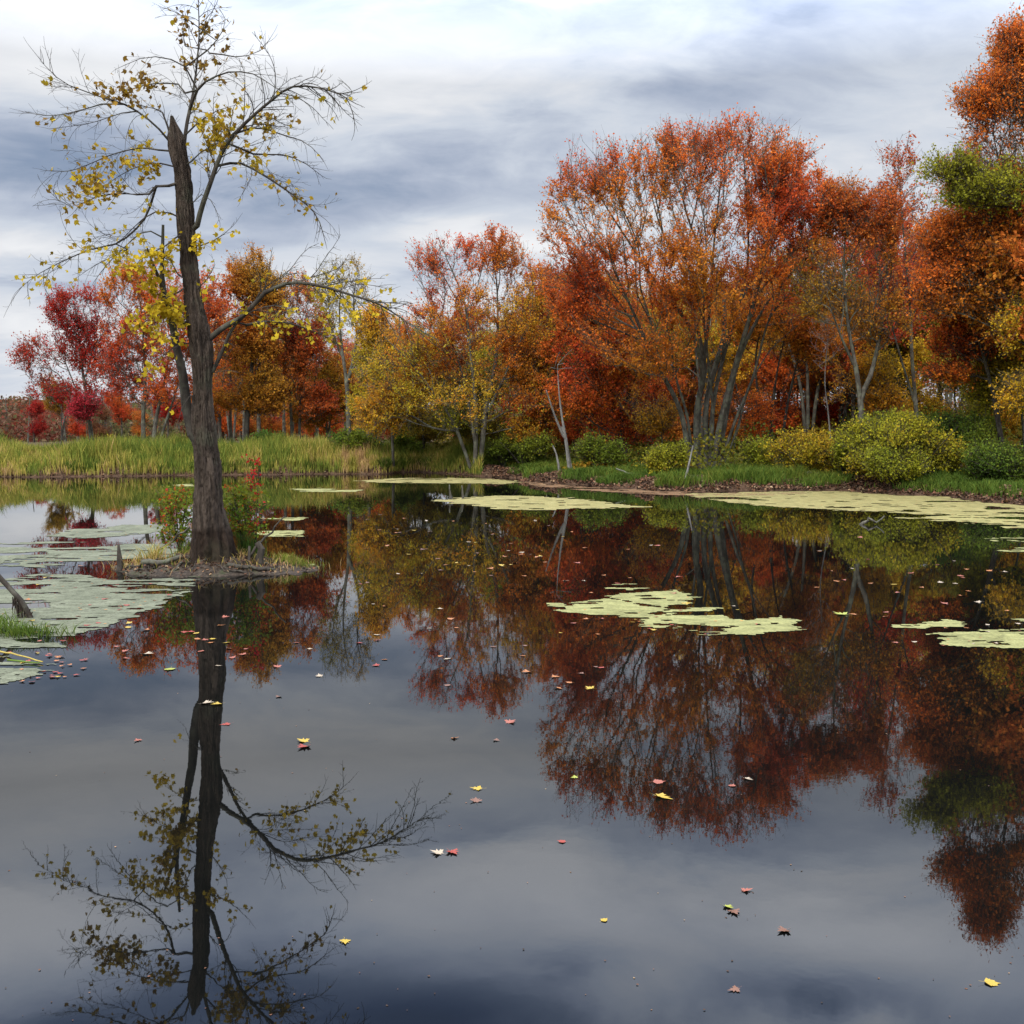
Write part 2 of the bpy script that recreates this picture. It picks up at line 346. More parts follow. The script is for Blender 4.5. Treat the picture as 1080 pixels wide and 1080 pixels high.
# ------------------------------------------------------------------ tree machinery
def tubes(P0, P1, R0, R1, T0, T1, sides):
    ref = np.array([.93, .36, .07])
    ang = np.linspace(0, 2 * math.pi, sides, endpoint=False)
    def ring(P, Rr, T):
        u = norm(np.cross(T, ref)); v = np.cross(T, u)
        return P[:, None] + Rr[:, None, None] * (u[:, None] * np.cos(ang)[None, :, None] + v[:, None] * np.sin(ang)[None, :, None])
    n = len(P0)
    V = np.concatenate([ring(P0, R0, T0), ring(P1, R1, T1)], 1).reshape(-1, 3)
    b_ = (np.arange(n) * 2 * sides)[:, None]; k = np.arange(sides)[None]; k2 = (k + 1) % sides
    Fc = np.stack([b_ + k, b_ + k2, b_ + sides + k2, b_ + sides + k], -1).reshape(-1, 4)
    return V, Fc
def skeleton(stems, pts, bf=.22, down=.5, smooth=2, tip=.006, expo=2.3, jit=.0, rcap=.75):
    """stems: (polyline, r0, r1, joins, drawn). Returns nodes with parents and radii."""
    pos, par, plen, sr, drawn, isst = [], [], [], [], [], []
    for (P, r0, r1, join, dr) in stems:
        Q = resample(P, .35 if len(pts) > 300 else .2)
        if join and pos:
            A = np.array(pos); j = int(np.argmin(np.linalg.norm(A - Q[0], axis=1))); prev = j; base = plen[j]
            Q = Q[1:]
        else: prev, base = -1, 0
        m_ = len(Q)
        for i, p in enumerate(Q):
            if prev >= 0: base += np.linalg.norm(p - pos[prev])
            pos.append(p); par.append(prev); plen.append(base); sr.append(r0 + (r1 - r0) * (i / max(1, m_ - 1)) ** .9)
            drawn.append(dr); isst.append(True); prev = len(pos) - 1
    ns = len(pos); n = len(pts)
    pos = np.vstack([np.array(pos), pts]) if n else np.array(pos)
    plen = np.r_[plen, np.zeros(n)]; par = list(par) + [-1] * n
    best = np.full(n, 1e18); bi = np.zeros(n, int); used = np.zeros(n, bool)
    for i in range(ns):
        if sr[i] <= 0: continue
        d = np.linalg.norm(pts - pos[i], axis=1) if n else np.zeros(0)
        c_ = d + bf * plen[i] + down * np.maximum(0, pos[i, 2] - pts[:, 2]) if n else d
        mk = c_ < best; best[mk] = c_[mk]; bi[mk] = i
    order = []
    for _ in range(n):
        k = int(np.argmin(best)); p = bi[k]; i = ns + k
        par[i] = p; plen[i] = plen[p] + np.linalg.norm(pos[i] - pos[p]); used[k] = True; best[k] = 1e19; order.append(i)
        d = np.linalg.norm(pts - pos[i], axis=1); c_ = d + bf * plen[i] + down * np.maximum(0, pos[i, 2] - pts[:, 2])
        mk = (c_ < best) & ~used; best[mk] = c_[mk]; bi[mk] = i
    par = np.array(par); seq = list(range(ns)) + order
    N_ = ns + n; acc = np.zeros(N_); rad = np.zeros(N_)
    isst = np.r_[np.ones(ns, bool), np.zeros(n, bool)]; drawn = np.r_[np.array(drawn, bool), np.ones(n, bool)]
    for i in reversed(seq):
        rad[i] = max(tip, acc[i] ** (1 / expo))
        if isst[i] and sr[i] > 0: rad[i] = max(sr[i], min(rad[i], sr[i] * 1.2))
        if par[i] >= 0: acc[par[i]] += rad[i] ** expo
    for i in seq:
        if par[i] >= 0 and not isst[i]: rad[i] = min(rad[i], rad[par[i]] * (rcap if isst[par[i]] else 1.0))
    for i in reversed(seq): pass
    main = np.full(N_, -1); mr = np.zeros(N_)
    for i in range(N_):
        p = par[i]
        if p >= 0 and rad[i] > mr[p]: mr[p] = rad[i]; main[p] = i
    hp = par >= 0
    for _ in range(smooth):
        nb = np.where(main >= 0, main, np.arange(N_)); avg = (pos[np.maximum(par, 0)] + pos[nb]) / 2
        mk = hp & ~isst & (main >= 0); pos[mk] = .5 * pos[mk] + .5 * avg[mk]
    if jit: pos[~isst] += rng.normal(0, jit, (n, 3))
    return dict(pos=pos, par=par, rad=rad, main=main, isst=isst, drawn=drawn)
def wood(sk, loc, sides=(8, 5, 3)):
    pos, par, rad, main = sk['pos'] - loc, sk['par'], sk['rad'], sk['main']
    e = np.where((par >= 0) & sk['drawn'])[0]; p = par[e]
    D = norm(pos[e] - pos[p]); dirs = np.zeros_like(pos); dirs[e] = D
    dn = np.zeros_like(pos); hm = main >= 0; dn[hm] = norm(pos[main[hm]] - pos[hm])
    T = norm(dirs + dn + 1e-6); ism = main[p] == e
    T0 = np.where(ism[:, None], T[p], D); R0 = np.where(ism, rad[p], np.minimum(rad[e] * 1.15, rad[p]))
    out = []
    for lo, hi_, sd2 in ((.06, 9, sides[0]), (.02, .06, sides[1]), (0, .02, sides[2])):
        k = (rad[e] >= lo) & (rad[e] < hi_)
        if k.any(): out.append((k, *tubes(pos[p][k], pos[e][k], R0[k], rad[e][k], T0[k], T[e][k], sd2)))
    return out
def merge(parts):
    Vs, Fs, o = [], [], 0
    for V, Fc in parts: Vs.append(V); Fs.append(Fc + o); o += len(V)
    return np.vstack(Vs), Fs
def leaf_quads(P, size, tint, val, up=.35, asp=.72):
    """rhombic folded leaves"""
    n = len(P); nrm = norm(rng.normal(0, 1, (n, 3)) + np.array([0, 0, up]))
    a = norm(np.cross(nrm, rng.normal(0, 1, (n, 3)))); b_ = np.cross(nrm, a)
    s = (size * rng.uniform(.5, 1.4, n))[:, None]
    off = nrm * s * rng.uniform(-.18, .18, (n, 1))
    V = np.stack([P - a * s * .5, P + b_ * s * .5 * asp + off, P + a * s * .5, P - b_ * s * .5 * asp + off], 1).reshape(-1, 3)
    Fc = np.arange(4 * n).reshape(n, 4)
    return V, Fc, np.repeat(tint, 4), np.repeat(val, 4)
MAPLE = []
for k, (ang, rr) in enumerate([(-90, .16), (-62, .42), (-40, .30), (-8, .62), (8, .50), (20, .58), (34, .30), (52, .68), (66, .46), (78, .62), (90, .95),
                               (102, .62), (114, .46), (128, .68), (146, .30), (160, .58), (172, .50), (188, .62), (220, .30), (242, .42)]):
    MAPLE.append((rr * math.cos(R(ang)), rr * math.sin(R(ang)) - .1))
MAPLE = np.array(MAPLE)
SIMPLE = np.array([(0, -.5), (.38, -.30), (.55, .1), (.22, .12), (0, .62), (-.22, .12), (-.55, .1), (-.38, -.30)])
def leaf_shapes(P, size, tint, val, shape=SIMPLE, up=.2, curl=.25):
    n = len(P); k = len(shape); nrm = norm(rng.normal(0, 1, (n, 3)) + np.array([0, 0, up]))
    a = norm(np.cross(nrm, rng.normal(0, 1, (n, 3)))); b_ = np.cross(nrm, a)
    s = size * rng.uniform(.7, 1.2, n)
    U, W = shape[:, 0], shape[:, 1]
    cz = curl * rng.uniform(-1, 1, (n, 1)) * (U[None] ** 2) + curl * rng.uniform(-1, 1, (n, 1)) * (W[None] ** 2)
    V = P[:, None] + s[:, None, None] * (a[:, None] * U[None, :, None] + b_[:, None] * W[None, :, None] + nrm[:, None] * cz[:, :, None])
    V = np.concatenate([P[:, None], V], 1).reshape(-1, 3); base = (np.arange(n) * (k + 1))[:, None]
    i = np.arange(k)[None]
    Fc = np.stack([np.broadcast_to(base, (n, k)), base + 1 + i, base + 1 + (i + 1) % k], -1).reshape(-1, 3)
    return V, Fc, np.repeat(tint, k + 1), np.repeat(val, k + 1)
def crown_points(blobs, loc_y, dens=1.0):
    """blobs: world centre, radii (rx,ry,rz), n"""
    out = []
    for (c_, r_, n) in blobs:
        n = int(n * dens); d = norm(rng.normal(0, 1, (n, 3))); rr = rng.uniform(0, 1, (n, 1)) ** (1 / 2.4)
        out.append(np.array(c_) + d * rr * np.array(r_))
    return np.vstack(out)
def leaves_on(sk, loc, per, size, spread, gap=.45, thr=.03, tb=.5, ts=.16, zt=0.0, seed=1, vs=.17, clump=.55, topbare=0.0, sl=(.25, .85), lps=6.0, up=.7):
    """short spur twigs with leaves strung along them; returns the leaves and the spurs"""
    pos, rad = sk['pos'], sk['rad']; k = np.where(~sk['isst'] & (rad < thr))[0]
    P = pos[k]; g = vnoise(P, clump, seed) * .5 + vnoise(P, clump * 2.2, seed + 3) * .5
    wgt = np.clip((g - gap) * 6 + .5, .05, 1.7)
    if topbare:
        zr = (P[:, 2] - P[:, 2].min()) / (np.ptp(P[:, 2]) + 1e-6); wgt *= 1 - topbare * np.clip((zr - .45) / .55, 0, 1)
    cnt = rng.poisson(per * 2.9 * wgt / lps) + (rng.uniform(0, 1, len(k)) < .5); idx = np.repeat(np.arange(len(k)), cnt)
    pr = sk['par'][k][idx]; ed = norm(P[idx] - pos[pr]); t = rng.uniform(0, 1, (len(idx), 1)); S0 = P[idx] * t + pos[pr] * (1 - t)
    d = norm(ed * .7 + rng.normal(0, .55, (len(idx), 3)) + np.array([0, 0, up])); ln = rng.uniform(sl[0], sl[1], (len(idx), 1))
    S1 = S0 + d * ln; n3 = np.clip(rng.poisson(lps * np.clip(wgt[idx], .3, 1.2)), 0, 14); j = np.repeat(np.arange(len(idx)), n3)
    tt = rng.uniform(.15, 1.05, (len(j), 1)); Q = S0[j] + (S1 - S0)[j] * tt + rng.normal(0, spread * .2, (len(j), 3)) * np.array([1, 1, .8])
    zr = (Q[:, 2] - Q[:, 2].min()) / (np.ptp(Q[:, 2]) + 1e-6)
    tint = np.clip(tb + (vnoise(Q, .35, seed + 9) - .5) * ts * 4.0 + (zr - .5) * zt + rng.normal(0, ts * .42, len(Q)), 0, 1)
    val = np.clip(.5 + rng.normal(0, vs, len(Q)) + (vnoise(Q, 1.1, seed + 20) - .5) * .4, 0, 1)
    T = norm(S1 - S0); tw = tubes(S0 - loc, S1 - loc, np.full(len(S0), .006), np.full(len(S0), .0035), T, T, 3)
    return (*leaf_quads(Q - loc, size * .70, tint, val), tw)
stems_by = {}
def pick_tubes(V, sides, mk):
    W = V.reshape(-1, 2 * sides, 3)[mk]; n = len(W); b_ = (np.arange(n) * 2 * sides)[:, None]; k = np.arange(sides)[None]; k2 = (k + 1) % sides
    return W.reshape(-1, 3), np.stack([b_ + k, b_ + k2, b_ + sides + k2, b_ + sides + k], -1).reshape(-1, 4)
def build_tree(name, loc, stems, blobs, label, pal='orange', bark=BARK, per=9, size=.13, spread=.28, bf=.25, down=.55, group=None, cat='tree', tip=.007, expo=2.35, **lk):
    loc = np.array(loc, float)
    pts = crown_points(blobs, loc[1])
    sk = skeleton(stems, pts, bf, down, 2, tip, expo)
    root = empty(name, loc); tag(root, label, cat, group)
    ws = wood(sk, loc); e = np.where((sk['par'] >= 0) & sk['drawn'])[0]
    rid_ = np.arange(len(sk['pos']))
    for i in range(len(rid_)):
        if sk['isst'][i] and sk['par'][i] >= 0: rid_[i] = rid_[sk['par'][i]]
    small = []
    for (k, V, Fc) in ws:
        ek = e[k]; sd3 = len(V) // (2 * max(1, len(ek))); st = sk['isst'][ek]
        for r_ in np.unique(rid_[ek[st]]) if st.any() else []:
            stems_by.setdefault((root.name, int(r_)), []).append(pick_tubes(V, sd3, st & (rid_[ek] == r_)))
        if (~st).any(): small.append(pick_tubes(V, sd3, ~st))
    for key in [q_ for q_ in stems_by if q_[0] == root.name]:
        V, Fs = merge(stems_by.pop(key)); link('trunk', new_mesh('trunk', V, Fs, None, True, [bark]), root)
    V, Fc, ti, va, tw = leaves_on(sk, loc, per, size, spread, seed=int(rng.integers(1, 90)), **lk)
    small.append(tw)
    V2, F2 = merge(small); link('branches', new_mesh('branches', V2, F2, None, True, [bark]), root)
    link('crown', new_mesh('crown', V, [Fc], {'tint': ti, 'val': va}, False, [LM[pal]]), root)
    return root
def hero(name, Yd, base, stems, blobs, label, **kw):
    """stems: list of (pixel polyline, r0, r1, joins, depth offset); blobs: (px,py,rx,ry,n[,dy])"""
    b0 = WP(base[0], base[1], Yd); z0 = gz(b0[0], Yd); loc = np.array([b0[0], Yd, z0 - .05])
    S = []
    for (pl, r0, r1, join, dyy) in stems:
        n = len(pl); Q = []
        for i, (px, py) in enumerate(pl):
            t = i / (n - 1); p = WP(px, py, Yd + dyy * (t ** 1.2))
            if i == 0 and not join: p[2] = min(p[2], loc[2])
            Q.append(p)
        S.append((np.array(Q), r0 * .72, min(r1 * .4, .02), join, True))
    B = []
    k = mpp(Yd)
    for bb in blobs:
        px, py, rx, ry, n = bb[:5]; dyy = bb[5] if len(bb) > 5 else 0
        B.append((WP(px, py, Yd + dyy), (rx * k, max(rx, ry) * k * .8, ry * k), n))
    return build_tree(name, loc, S, B, label, **kw)

# ------------------------------------------------------------------ the far shore's leading trees
hero('maple_tree', 50, (742, 492), [
    ([(728, 492), (719, 438), (698, 393), (682, 361), (662, 316), (647, 283), (641, 255)], .20, .06, False, -5.0),
    ([(735, 492), (735, 434), (741, 393), (727, 344), (702, 312), (682, 283), (658, 247), (637, 214), (621, 181)], .24, .04, False, -3.5),
    ([(738, 490), (737, 426), (743, 385), (731, 328), (719, 283), (698, 243), (686, 202)], .20, .05, False, -1.0),
    ([(744, 492), (745, 426), (755, 385), (764, 344), (760, 295), (739, 263), (723, 222), (715, 181)], .22, .05, False, 0.5),
    ([(752, 492), (760, 446), (776, 385), (788, 344), (804, 283), (812, 222), (804, 161)], .25, .05, False, -4.5),
    ([(755, 492), (768, 426), (780, 377), (804, 328), (829, 295), (861, 263)], .22, .05, False, -0.5),
    ([(755, 385), (772, 344), (788, 283), (788, 222), (784, 161)], .14, .04, True, -2.5),
    ([(741, 393), (748, 330), (752, 270), (758, 210), (765, 150)], .14, .04, True, -1.0),
    ([(748, 490), (752, 430), (765, 370), (790, 300), (835, 225)], .18, .04, False, 0.5),
    ([(682, 361), (655, 350), (620, 335), (600, 318)], .08, .03, True, -3.5),
    ([(731, 492), (725, 440), (712, 395), (705, 350), (690, 310), (676, 262), (668, 215)], .11, .03, False, -1.5),
    ([(748, 492), (752, 440), (748, 390), (742, 330), (745, 270), (740, 205)], .12, .03, False, -4),
    ([(758, 491), (775, 445), (795, 395), (812, 335), (840, 300), (860, 240)], .12, .03, False, -3),
    ([(762, 490), (778, 450), (790, 410), (812, 370), (850, 335)], .09, .03, False, -1),
], [(735, 235, 110, 95, 1300, -3.2), (640, 190, 52, 42, 420, -3.2), (690, 175, 45, 35, 260, -3.2), (765, 165, 75, 36, 600, -3.2), (835, 215, 42, 60, 420, -3.2), (615, 290, 48, 50, 380, -2.0), (690, 335, 95, 60, 560, -2.0), (820, 300, 55, 50, 300, -2.0),
    (600, 240, 28, 50, 130, -3.2)],
    'large many-stemmed orange maple fanning out on the shore right of centre', pal='orange', per=13, size=.13, spread=.26, tb=.46, ts=.14, gap=.47, zt=.10, bf=.5)
hero('maple_tree', 57, (503, 492), [
    ([(501, 492), (502, 440), (497, 380), (490, 320), (470, 270), (462, 250)], .19, .04, False, -1),
    ([(506, 492), (513, 430), (524, 370), (524, 300), (517, 255)], .21, .04, False, 1.5),
    ([(497, 490), (480, 450), (462, 420), (435, 385), (405, 355)], .14, .04, False, -2),
    ([(505, 490), (495, 430), (480, 370), (455, 320), (435, 290)], .14, .03, False, 2),
    ([(512, 440), (540, 380), (560, 330), (562, 290)], .12, .03, True, 0),
], [(500, 350, 75, 75, 1000), (458, 285, 26, 34, 260), (520, 275, 42, 32, 260), (425, 390, 55, 42, 460), (558, 335, 44, 60, 380), (500, 425, 95, 34, 560), (405, 435, 34, 28, 200), (585, 405, 34, 44, 260)],
    'broad orange maple with grey forked trunk on the shore behind two stakes', pal='mixed', per=12, size=.13, tb=.40, ts=.14, gap=.46, zt=.5, topbare=.25)
hero('maple_tree', 63, (157, 484), [
    ([(152, 484), (151, 440), (153, 400), (150, 340), (145, 300)], .21, .05, False, 0),
    ([(159, 484), (165, 440), (174, 400), (182, 350), (186, 310)], .20, .04, False, 1),
    ([(163, 484), (175, 445), (190, 400), (200, 360)], .14, .04, False, -1),
], [(155, 365, 52, 45, 700), (148, 312, 40, 34, 380), (195, 325, 40, 42, 350), (125, 395, 32, 28, 240), (170, 410, 45, 22, 260), (222, 350, 25, 60, 240)],
    'bright red maple with three grey-green stems in the reeds, left of the broken tree', pal='red', per=9, size=.14, tb=.36, ts=.2, gap=.47)
hero('maple_tree', 65, (97, 470), [
    ([(98, 470), (93, 430), (87, 390), (82, 345), (78, 315)], .20, .04, False, 0),
    ([(97, 455), (84, 420), (70, 385), (60, 360)], .10, .03, True, 0),
    ([(90, 400), (100, 360), (104, 330)], .08, .03, True, 1),
], [(76, 335, 26, 30, 300), (60, 375, 40, 22, 300), (98, 335, 24, 34, 200), (68, 415, 42, 14, 220), (38, 385, 20, 30, 110), (100, 385, 24, 22, 140)],
    'dark crimson maple with open crown standing furthest left above the reeds', pal='crimson', per=7, size=.14, tb=.40, ts=.2, gap=.47)
hero('oak_tree', 66, (260, 470), [
    ([(258, 470), (262, 420), (266, 380), (263, 330), (262, 280)], .27, .05, False, 0),
    ([(264, 420), (275, 380), (285, 340), (288, 300)], .12, .03, True, 0),
], [(262, 300, 24, 38, 300), (285, 325, 26, 34, 280), (265, 365, 32, 34, 320), (245, 405, 30, 30, 260), (280, 415, 26, 26, 180)],
    'rust-brown tree with thick dark trunk just right of the broken foreground trunk', pal='rust', bark=BARK_D, per=12, size=.15, tb=.4, gap=.46)
hero('oak_tree', 68, (312, 470), [
    ([(309, 470), (306, 420), (303, 380), (300, 335), (303, 305)], .17, .04, False, 0),
    ([(315, 470), (317, 410), (318, 360), (326, 320)], .16, .04, False, 1),
], [(314, 330, 30, 40, 420), (328, 360, 30, 28, 280), (305, 400, 40, 32, 380), (285, 355, 24, 36, 180), (330, 425, 26, 22, 160)],
    'brownish orange tree with twin pale trunks left of the thin greyish-yellow tree', pal='rust', per=13, size=.15, tb=.65, gap=.42)
hero('slender_tree', 62, (368, 465), [
    ([(369, 465), (366, 410), (361, 370), (358, 325), (362, 290)], .24, .04, False, 0),
    ([(366, 405), (376, 360), (373, 315), (378, 285)], .14, .03, True, 0),
    ([(367, 398), (385, 365), (394, 330)], .10, .02, True, 0),
    ([(362, 380), (350, 345), (345, 310)], .08, .02, True, 0),
], [(362, 300, 30, 30, 520), (375, 340, 36, 30, 160), (345, 340, 20, 30, 80)],
    'thin greyish-yellow tree with nearly bare fine twigs and a pale forked trunk', pal='olive', per=2.6, size=.11, tb=.6, gap=.42, tip=.008)
hero('maple_tree', 60, (415, 468), [
    ([(415, 468), (412, 430), (405, 390), (398, 360)], .12, .04, False, 0),
    ([(416, 460), (424, 420), (432, 380)], .09, .03, True, 1),
], [(405, 385, 32, 42, 360), (395, 350, 20, 22, 120), (430, 420, 36, 26, 200), (395, 430, 30, 20, 150)],
    'golden yellow tree crowding the left side of the broad orange maple', pal='gold', per=13, size=.14, tb=.55, gap=.4)
hero('maple_tree', 54, (657, 487), [
    ([(657, 487), (655, 440), (650, 400), (640, 350), (634, 300)], .16, .04, False, 0),
    ([(654, 440), (670, 400), (690, 360)], .09, .03, True, -1),
    ([(660, 487), (664, 450), (672, 420)], .1, .05, False, 1),
], [(640, 365, 55, 50, 700), (615, 320, 38, 38, 330), (680, 420, 50, 34, 420), (615, 415, 42, 30, 300), (655, 455, 50, 20, 180)],
    'scarlet maple with a dark trunk left of the many-stemmed orange maple', pal='red', bark=BARK_D, per=11, size=.14, tb=.26, ts=.2, gap=.43)
hero('maple_tree', 57, (563, 480), [
    ([(563, 480), (565, 430), (572, 380), (578, 330)], .14, .04, False, 0),
    ([(566, 420), (585, 380), (595, 340)], .08, .03, True, 0),
], [(575, 380, 38, 50, 420), (585, 320, 28, 32, 180), (560, 420, 35, 30, 200)],
    'dull orange tree filling the gap behind the white dead snag', pal='amber', per=13, size=.14, tb=.8, gap=.42)
hero('maple_tree', 54, (806, 487), [
    ([(798, 487), (800, 430), (797, 380), (805, 330)], .15, .04, False, 0),
    ([(790, 487), (782, 430), (770, 385)], .12, .04, False, 1),
    ([(812, 487), (815, 430), (822, 380), (833, 340)], .16, .04, False, -1),
    ([(822, 487), (830, 430), (842, 375), (850, 330)], .13, .04, False, 0),
], [(825, 340, 50, 40, 480), (855, 290, 32, 44, 260), (865, 370, 36, 32, 260), (790, 330, 40, 36, 200)],
    'red maple with a bundle of slim dark stems right behind the many-stemmed orange maple', pal='red', bark=BARK_D, per=10, size=.14, tb=.20, gap=.46)
hero('maple_tree', 46, (911, 488), [
    ([(911, 488), (908, 431), (903, 390), (895, 345), (890, 290), (892, 235)], .20, .04, False, 0),
    ([(907, 420), (920, 390), (930, 340), (936, 295), (930, 240)], .15, .04, True, 1),
    ([(903, 390), (885, 350), (872, 310)], .10, .03, True, -1),
], [(905, 300, 46, 48, 560), (888, 225, 26, 36, 260), (922, 245, 28, 40, 260), (870, 300, 34, 46, 300), (925, 340, 38, 28, 220)],
    'orange-brown maple with a single grey trunk forking low, behind the yellow-green bushes', pal='rust', per=9, size=.13, tb=.40, ts=.2, gap=.47)
hero('slender_tree', 48, (966, 488), [
    ([(969, 488), (966, 430), (962, 380), (960, 330), (955, 270), (950, 210), (946, 145)], .15, .02, False, 0),
    ([(966, 430), (945, 360), (928, 290), (916, 230)], .08, .02, True, 0),
    ([(961, 340), (975, 290), (978, 230)], .06, .02, True, 1),
], [(947, 195, 20, 52, 240), (925, 240, 16, 48, 160), (975, 250, 20, 60, 200), (955, 300, 34, 40, 220)],
    'tall slender half-bare tree rising above its neighbours left of the right-hand corner trees', pal='rust', per=3.2, size=.13, tb=.75, gap=.44)
hero('maple_tree', 41, (1105, 492), [
    ([(1108, 492), (1105, 400), (1100, 300), (1090, 200), (1082, 90)], .28, .05, False, 0),
    ([(1104, 380), (1070, 320), (1040, 280), (1015, 260)], .12, .04, True, -1),
    ([(1100, 310), (1140, 240), (1160, 160)], .12, .04, True, 1),
    ([(1095, 250), (1060, 190), (1045, 130)], .10, .03, True, 0),
], [(1080, 120, 40, 60, 620), (1048, 165, 30, 34, 340), (1060, 220, 48, 40, 560), (1120, 200, 70, 90, 700), (1040, 260, 52, 42, 640), (1075, 310, 70, 55, 720), (1072, 62, 22, 36, 220), (1020, 290, 36, 30, 260), (1036, 110, 24, 30, 160), (1030, 195, 34, 26, 200), (1000, 255, 30, 22, 150), (990, 310, 30, 26, 150)],
    'tall orange maple filling the upper right corner', pal='orange', per=9, size=.13, tb=.34, ts=.10, gap=.45, sl=(.3, 1.1))
hero('oak_tree', 40, (1150, 500), [
    ([(1150, 500), (1148, 400), (1140, 300), (1125, 235), (1115, 180)], .24, .06, False, 0),
    ([(1135, 280), (1090, 225), (1050, 203), (1015, 195), (985, 183)], .13, .03, True, -1.2),
], [(1005, 183, 32, 9, 90, -1), (1040, 200, 34, 12, 130, -1), (1075, 190, 30, 18, 120), (1060, 215, 30, 8, 70, -1), (1130, 210, 50, 50, 300), (1018, 214, 24, 6, 50, -1)],
    'green-leaved oak reaching one limb in from the right edge', pal='shrub', bark=BARK_D, per=5, size=.13, tb=.60, ts=.08, sl=(.3, 1.0), gap=.38)
hero('maple_tree', 43, (1058, 488), [
    ([(1062, 488), (1052, 440), (1045, 405), (1034, 365), (1022, 330)], .19, .04, False, -1),
    ([(1050, 430), (1070, 390), (1085, 360)], .1, .03, True, 1),
], [(1025, 365, 44, 22, 360), (1000, 395, 26, 12, 110), (1050, 325, 46, 34, 360), (1080, 350, 40, 40, 260), (1010, 335, 30, 14, 120)],
    'red-orange maple with a dark leaning trunk and low boughs over the bushes at right', pal='red', bark=BARK_D, per=9, size=.13, tb=.14, ts=.22, gap=.42)
hero('young_tree', 44, (1082, 488), [
    ([(1082, 488), (1078, 440), (1072, 400), (1066, 360)], .09, .03, False, 0),
], [(1062, 385, 30, 40, 260), (1085, 400, 32, 40, 240), (1040, 410, 20, 24, 90)],
    'yellow-green young tree at the right edge under the red-orange maple', pal='shrub', per=13, size=.13, tb=.85, ts=.12, gap=.42)
hero('young_tree', 49, (930, 486), [
    ([(930, 486), (928, 440), (924, 400), (922, 375)], .06, .02, False, 0),
], [(922, 405, 22, 36, 240), (935, 440, 24, 22, 130), (890, 410, 14, 26, 70)],
    'golden yellow sapling between the grey forking trunk and the tall slender tree', pal='gold', per=10, size=.13, tb=.6, gap=.45)
hero('young_tree', 52, (700, 486), [
    ([(700, 486), (697, 450), (690, 415)], .05, .02, False, 0),
], [(690, 440, 26, 20, 160), (672, 430, 20, 16, 80)],
    'small golden sapling left of the many-stemmed maple\'s foot', pal='amber', per=11, size=.12, tb=.7, gap=.44)
hero('young_tree', 51, (770, 488), [
    ([(770, 488), (762, 450), (760, 420)], .05, .02, False, 1),
    ([(770, 488), (778, 455), (786, 430)], .05, .02, False, 1),
], [(765, 430, 24, 24, 110, 2), (795, 440, 22, 24, 100, 2)],
    'low orange sapling behind the many-stemmed maple\'s stems', pal='orange', per=11, size=.13, tb=.3, gap=.42)
hero('young_tree', 64, (92, 462), [
    ([(92, 462), (91, 440), (92, 425)], .05, .02, False, 0),
], [(92, 428, 15, 10, 120), (86, 436, 12, 7, 60)],
    'small magenta-red sapling at the foot of the dark crimson maple', pal='crimson', per=14, size=.13, tb=.97, ts=.05, gap=.36)
hero('sapling', 50, (877, 480), [
    ([(879, 486), (874, 440), (870, 400), (873, 350), (868, 320)], .07, .02, False, 0),
], [(872, 350, 20, 40, 110)],
    'thin pale bare-stemmed sapling left of the forking grey trunk', pal='rust', bark=BARK_P, per=4, size=.12, tb=.5, gap=.45)

hero('maple_tree', 70, (345, 466), [
    ([(345, 466), (344, 430), (340, 400), (338, 375)], .11, .03, False, 0),
    ([(346, 460), (352, 425), (360, 400)], .08, .03, True, 1),
], [(345, 400, 30, 34, 340), (372, 425, 28, 26, 240), (330, 440, 26, 16, 120)],
    'golden orange low tree between the twin-trunked tree and the thin greyish-yellow tree', pal='amber', per=12, size=.15, tb=.6, gap=.40)
hero('maple_tree', 72, (232, 466), [
    ([(232, 466), (233, 430), (236, 395), (240, 360)], .12, .03, False, 0),
], [(238, 375, 26, 44, 340), (225, 420, 26, 26, 220)],
    'orange-red tree directly right of the foreground trunk', pal='red', per=12, size=.15, tb=.2, gap=.42)
hero('maple_tree', 39, (1100, 495), [
    ([(1100, 495), (1096, 430), (1086, 380), (1076, 340)], .12, .03, False, 0),
    ([(1098, 440), (1120, 390), (1130, 350)], .1, .03, True, 0),
], [(1078, 345, 20, 30, 160), (1120, 360, 40, 50, 380), (1072, 415, 16, 20, 90)],
    'yellow and green tree cut by the right edge below the tall corner maple', pal='gold', per=11, size=.12, tb=.3, ts=.2, gap=.44)
# white dead snags
def snag(name, Yd, base, stems, label, bark=BARK_S, pts_n=60, cat='dead tree', rad_t=.012):
    b0 = WP(base[0], base[1], Yd); loc = np.array([b0[0], Yd, gz(b0[0], Yd) - .05]); S = []
    for (pl, r0, r1, join, dyy) in stems:
        Q = [WP(px, py, Yd + dyy * i / (len(pl) - 1)) for i, (px, py) in enumerate(pl)]
        if not join: Q[0][2] = min(Q[0][2], loc[2])
        S.append((np.array(Q), r0, r1, join, True))
    pts = np.vstack([WP(*p, Yd) + rng.normal(0, .35, 3) for p in [stems[0][0][-1]] * pts_n]) if pts_n else np.zeros((0, 3))
    if pts_n: pts[:, 2] = np.maximum(pts[:, 2], loc[2] + 1)
    sk = skeleton(S, pts, .2, .5, 2, rad_t, 2.3)
    ws = wood(sk, loc, (8, 6, 4)); V, Fs = merge([(V, Fc) for (k, V, Fc) in ws])
    o = link(name, new_mesh(name, V, Fs, None, True, [bark]), None, loc); tag(o, label, cat); return o
snag('dead_tree', 51, (594, 492), [
    ([(601, 490), (597, 465), (592, 435), (589, 405), (588, 385)], .10, .012, False, 0),
    ([(603, 492), (598, 470), (593, 450)], .08, .05, False, .5),
    ([(595, 462), (585, 438), (576, 411)], .07, .022, True, -.5),
], 'white dead snag with a broken slanting limb on the bank behind the floating pondweed', pts_n=14)
